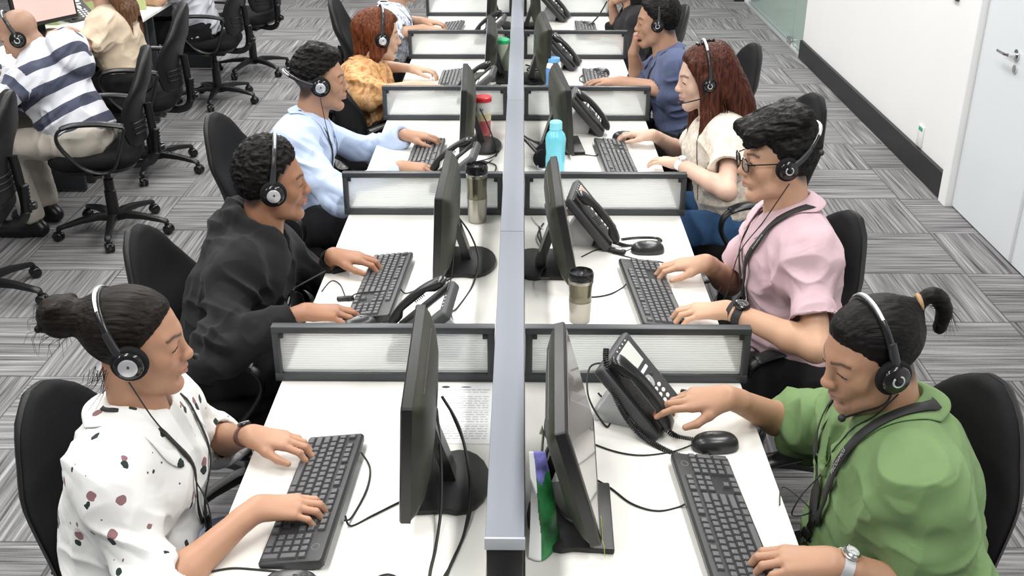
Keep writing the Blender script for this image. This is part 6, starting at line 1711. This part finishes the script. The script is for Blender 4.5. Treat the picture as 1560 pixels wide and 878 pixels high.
for y in (1, -1):
    pts = [X(0.1035 - 0.10 * abs(0.024 * math.cos(a)) * (1 if math.cos(a) * y > 0 else -0.3), 0.033 * y + 0.0235 * math.copysign(abs(math.cos(a)) ** 0.75, math.cos(a)), 0.001 + 0.0185 * math.copysign(abs(math.sin(a)) ** 0.75, math.sin(a))) for a in [k * PI / 12 for k in range(24)]]
    fr_.tube(pts, 0.0019, 6, closed=True)
    c = sum(pts, Vector()) / 24
    gl.add([c] + pts, [(0, i + 1, (i + 1) % 24 + 1) for i in range(24)])
    tp = MB(); tp.tube(spline([X(0.100, 0.057 * y, 0.008), X(0.06, 0.074 * y, 0.010), X(0.01, 0.080 * y, 0.006), X(-0.015, 0.080 * y, -0.012)], 5), 0.0020, 6); tp.build('temple', MATS['black_gloss'], t)
fr_.tube([X(0.1055, 0.0105, 0.006), X(0.110, 0, 0.009), X(0.1055, -0.0105, 0.006)], 0.0019, 6); fr_.build('frame', MATS['black_gloss'], t)
gl.build('lens', lens_glass, t, smooth=False)
p.watch('L', 'large black sports watch on the wrist of the man in pink', 0.022, None, None, (0.05, 0.05, 0.05), 0.035, r=0.031, wd=0.011)
p.watch('L', 'black bead bracelet beside the sports watch of the man in pink', 0, None, None, shift=0.010, name='bracelet', cat='bracelet', r=0.030, wd=0.006)
P_R2 = p

# ================================================================ R3: woman with long auburn hair
p = Person('woman with long auburn hair and a cream top in the third right seat', 180, (0.850, 3.93, 0.54), (0.690, 4.01, 1.085), hyaw=4, hpitch=10, hs=0.98, sw=0.165, res=0.0036, skin=(0.602, 0.402, 0.312), female=True)
p.arm_to('L', (0.585, 3.81, 0.812), (-0.62, 0.80, -0.14), (0, 0, 1), 'flat', (0.7, -0.55, -0.2), 0.265, 0.24, elbow=(0.735, 3.60, 0.775))
p.arm_to('R', (0.535, 4.20, 0.800), (-1, 0.45, -0.06), (0, 0, 1), 'mouse', (0.4, 0.6, -0.5), 0.265, 0.24)
p.body(lips=(0.50, 0.22, 0.22))
p.top('lace_top', top_cream, 'short', 0.016, fold=0.006, opening=0.075, vneck=0.06, bust=1.0, up_len=0.62, seed=2.0, hem=-0.06)
p.legs(jeans_blue)
def long_hair(F, s):
    for y in (1, -1):
        F.cone(s.h(0.045, 0.056 * y, 0.070), s.h(0.012, 0.080 * y, -0.02), 0.018, 0.020, 0.02)
        c = spline([s.h(-0.01, 0.076 * y, 0.0), s.h(0.004, 0.084 * y, -0.10), s.h(0.030, 0.108 * y, -0.20), s.h(0.058, 0.104 * y, -0.36)], 5)
        for i in range(len(c) - 1): F.cone(c[i], c[i + 1], 0.034 - 0.016 * i / len(c), 0.034 - 0.016 * (i + 1) / len(c), 0.015, flat=s.RH[:, 1], q=0.7)
    c = spline([s.h(-0.07, 0, 0.05), s.h(-0.115, -0.0, -0.06), s.h(-0.145, 0.0, -0.16), s.h(-0.155, 0.0, -0.26)], 5)
    for i in range(len(c) - 1): F.cone(c[i], c[i + 1], 0.066 - 0.012 * i / len(c), 0.066 - 0.012 * (i + 1) / len(c), 0.03, flat=s.RH[:, 0], q=0.5)
    for y in (1, -1): F.cone(s.h(-0.06, 0.052 * y, 0.0), s.h(-0.125, 0.060 * y, -0.20), 0.034, 0.030, 0.03)
hh = p.hair(hair_auburn, 'long', vol=0.012, top=0.004, extra=long_hair, nape=-0.12, rough=0.0028, freq=(95, 95, 7))
rr = random.Random(4); st = []
for i in range(150):
    a = rr.uniform(-2.6, 2.6); base = p.h(-0.03 - 0.08 * math.cos(a) * (abs(a) < 1.6), 0.085 * math.sin(a), -0.02 + rr.uniform(-.05, .05)); e = p.h(-0.07 - 0.09 * math.cos(a) * (abs(a) < 1.6) + rr.uniform(-.03, .06), 0.112 * math.sin(a) + rr.uniform(-.02, .02), -0.27 - rr.uniform(0, .09)); st.append([base, base * .6 + e * .4 + p.RH[:, 1] * .012 * math.sin(a), e])
p.strands(st, hair_auburn, 0.0013, parent=hh)
cl = MB(); cl.tube(spline([X_ for X_ in [Vector(p.h(-0.02 + 0.012 * k, 0.01 * math.sin(k), 0.132 + 0.006 * (k % 2))) - Vector(p.o) for k in range(-3, 4)]], 4), 0.005, 8); cl.build('hair_clip', MATS['black_gloss'], hh)
p.headset('grey armed headset on the woman with long auburn hair', 1, 'ring', -4, wide=1.16, rad=0.150, size=0.74, mic=(0.110, 0.035, -0.075), cord=[p.N + p.f * .07 + p.l * .10 - p.up * .04, p.N + p.f * .13 + p.l * .12 - p.up * .20, p.N + p.f * .15 + p.l * .12 - p.up * .28])
p.watch('L', 'white watch on the wrist of the woman with auburn hair', 0.016, white_plastic, silver, (0.6, 0.6, 0.6), 0.02, r=0.026, wd=0.010)
P_R3 = p

# ================================================================ R4: man resting his chin on his fist
p = Person('man in a slate blue shirt resting his chin on his fist', 180, (0.830, 5.00, 0.53), (0.640, 5.10, 1.078), hyaw=-6, hpitch=8, hs=0.98, sw=0.185, res=0.0044, skin=(0.378, 0.217, 0.144))
p.arm_to('R', (0.535, 5.14, 0.915), (0.12, -0.05, 1), (-1, 0.1, 0.1), 'fist', elbow=(0.575, 5.20, 0.775))
p.arm_to('L', (0.475, 5.06, 0.800), (-1, 0.05, -0.02), (0, 0, 1), 'flat', elbow=(0.715, 4.90, 0.79))
p.body(fade=True)
p.top('shirt', shirt_slate, 'rolled', 0.020, fold=0.008, opening=0.060, vneck=0.09, seed=4.0, res=0.0048, cuff=0.12)
p.collar(shirt_slate, r=0.060, h=0.030, gap=34)
p.legs(trouser_black)
p.hair(hair_black_m, vol=0.009, top=0.008, rough=0.0035, freq=(40, 80, 80), nape=-0.06, res=0.004)
p.headset('headset with a small ring on the man resting his chin', 1, 'ring', -6, size=0.8)
p.lanyard('black lanyard on the man resting his chin', None, 0.014, 0.22, 0.007)

# ================================================================ R5: person in black at the top edge
p = Person('person in black with a handset, cut off by the top edge, right row', 180, (0.720, 6.22, 0.53), (0.600, 6.28, 1.06), hyaw=0, hpitch=6, hs=0.95, sw=0.17, res=0.005, skin=(0.430, 0.254, 0.176), female=True)
p.arm_to('R', (0.520, 6.33, 0.930), (0.35, -0.25, 1), (-1, 0.2, 0.2), 'grip', elbow=(0.565, 6.37, 0.775))
p.arm_to('L', (0.540, 6.12, 0.80), (-1, 0.1, -0.05), (0, 0, 1), 'flat', (0.4, -0.6, -0.4))
p.body()
p.top('jumper', top_black, 'rolled', 0.020, fold=0.007, opening=0.058, vneck=0.05, res=0.006)
p.legs(trouser_black)
p.hair(hair_black_m, 'long', vol=0.012, extra=lambda F, s: [F.cone(s.h(-0.05, y, 0.02), s.h(-0.05, y * 1.3, -0.20), 0.045, 0.035, 0.03) for y in (-.06, 0, .06)], nape=-0.12, res=0.006)
hs_o = handset_mesh('telephone_handset', Matrix.Identity(4)); hs_o.location = (0.545, 6.30, 1.0); hs_o.rotation_euler = (R(60), R(10), R(80)); tag(hs_o, 'black handset held to the ear of the person in black', 'telephone')

# ================================================================ far left: bald man in the striped hoodie
p = Person('bald man in a blue striped hoodie bent over the left desk', 180, (-2.150, 5.06, 0.53), (-2.410, 5.13, 1.000), hyaw=14, hpitch=34, hs=0.98, sw=0.20, res=0.0042, skin=(0.430, 0.254, 0.176), build=1.06, neck=(-2.355, 5.13, 0.865))
p.arm_to('L', (-2.620, 4.83, 0.80), (-1, 0.25, -0.08), (0, 0, 1), 'type', elbow=(-2.425, 4.77, 0.76))
p.arm_to('R', (-2.610, 5.20, 0.80), (-1, 0, -0.08), (0, 0, 1), 'type', (0.3, 0.6, -0.5))
p.body(bald=True, arm_r=0.88)
def stripe_coord(V):
    q = (V - p.P) @ np.stack([p.f, p.l, p.up], 1); c = np.minimum(q[:, 2] / 0.112 + 0.12, 3.75); qn = (V - p.N) @ np.stack([p.f, p.l, p.up], 1)
    c = c + 0.5 * np.exp(-((qn[:, 1] + 0.02) / 0.035) ** 2) * np.clip((qn[:, 2] + 0.115) / 0.02, 0, 1) * np.clip((-0.10 - qn[:, 0]) / 0.02, 0, 1)
    for sd, a in p.arm.items():
        S, E, W = p.S[sd], a['E'], a['W']
        for A, Bq, off in ((S, E, 0.35), (E, W, 0.35 + np.linalg.norm(E - S) / 0.112)):
            u = unit(Bq - A); L_ = np.linalg.norm(Bq - A); t_ = (V - A) @ u; dist = np.linalg.norm(V - A - np.clip(t_, 0, L_)[:, None] * u, axis=1)
            lat_ = (V - S) @ (p.l * (1 if sd == 'L' else -1))
            m_ = (dist < 0.085) & (t_ > (0.03 if A is S else 0)) & (lat_ > -0.03 if A is S else True)
            c = np.where(m_, 2 + off + t_ / 0.112, c)
    return np.stack([c, c * 0, c * 0], 1)
p.top('striped_hoodie', stripe_cloth('hoodie_stripes', (0.62, 0.63, 0.68), (0.065, 0.073, 0.110)), 'long', 0.028, fold=0.011, opening=0.062, vneck=0.05, hood=1.6, hem=-0.02, cuff=0.92, seed=6.0, color=stripe_coord, back=0.01, res=0.0045)
fw = rot(180)[:, 0]
p.legs(trouser_beige, knees={'L': (-2.52, 4.95, 0.50), 'R': (-2.52, 5.22, 0.50)}, ankles={'L': (-2.475, 5.02, 0.10), 'R': (-2.48, 5.22, 0.10)}, res=0.007)
p.headset('headset on the bald man in the striped hoodie', 1, 'ring', -4)

# ================================================================ far left: woman in the beige top
p = Person('woman with long brown hair and a beige top seen from behind', 180, (-2.270, 6.08, 0.54), (-2.395, 6.13, 1.09), hyaw=0, hpitch=0, hs=0.95, sw=0.165, res=0.005, skin=(0.499, 0.312, 0.224), female=True)
p.arm_to('L', (-2.62, 5.92, 0.80), (-1, 0.1, -0.08), (0, 0, 1), 'type', elbow=(-2.40, 5.83, 0.77))
p.arm_to('R', (-2.62, 6.20, 0.80), (-1, 0, -0.08), (0, 0, 1), 'type', (0.3, 0.6, -0.5))
p.body()
p.top('beige_top', tee_beige, 'short', 0.018, fold=0.008, opening=0.060, vneck=0.04, hem=0.06, up_len=0.80, seed=8.0, res=0.0052)
p.legs(trouser_black)
bt = MB(); bt.tube([Vector(p.P + p.up * 0.050 + p.f * 0.118 * math.cos(a) + p.l * 0.160 * math.sin(a)) - Vector(p.o) for a in [k * PI / 16 for k in range(32)]], 0.020, 8, flat=0.25, up=tuple(p.f), closed=True); bt.build('waist_band', stripe_cloth('band_stripes', (0.6, 0.6, 0.6), (0.03, 0.03, 0.05)), p.root)
hh = p.hair(hair_brown_z, 'long', vol=0.010, extra=lambda F, s: [(F.cone(s.h(-0.07, y, 0.02), s.h(-0.165, y * 1.2, -0.16), 0.045, 0.034, 0.03), F.cone(s.h(-0.165, y * 1.2, -0.16), s.h(-0.245 + 0.1 * abs(y), y * 1.3, -0.40 - 0.03 * math.sin(y * 50)), 0.034, 0.014, 0.02)) for y in (-.055, -.02, .02, .055)], nape=-0.12, rough=0.004, freq=(80, 80, 8), res=0.0045)

# ================================================================ far left: person in the light grey shirt
p = Person('person in a light grey shirt cut off by the top edge, left aisle', 180, (-2.270, 7.55, 0.53), (-2.40, 7.59, 1.08), hyaw=0, hpitch=10, hs=0.98, sw=0.185, res=0.006, skin=(0.499, 0.303, 0.208))
p.arm_to('L', (-2.640, 7.30, 0.80), (-1, 0.1, -0.08), (0, 0, 1), 'type', elbow=(-2.42, 7.22, 0.78))
p.arm_to('R', (-2.66, 7.66, 0.80), (-1, 0, -0.08), (0, 0, 1), 'type', (0.3, 0.6, -0.5))
p.body(fade=True)
p.top('shirt', shirt_grey, 'short', 0.022, fold=0.010, opening=0.060, vneck=0.04, seed=9.0, res=0.006, hem=-0.05)
p.legs(trouser_black)
p.hair(hair_black_m, vol=0.010, top=0.008, res=0.006)

# ---------------------------------------------------------------- equipment on the far left desks
phone('desk phone with a dark handset left of the woman in the beige top', (-2.74, 6.74, DZ), R(60), R(38))
monitor('monitor with a pinkish screen beyond the bald man', (-2.80, 6.32, DZ), R(62), R(4), (0.0, 0.03), 0.20, screen_mat=mat('screen_pink', (0.3, 0.22, 0.2), 0.3, emit=(0.75, 0.55, 0.50), estr=0.6))
place(kb_lo, (-2.66, 4.93, DZ), R(90 - 4), 'black keyboard under the arms of the bald man', 'black keyboards on the desks')
place(kb_lo, (-2.66, 6.12, DZ), R(90), 'black keyboard of the woman in the beige top', 'black keyboards on the desks')
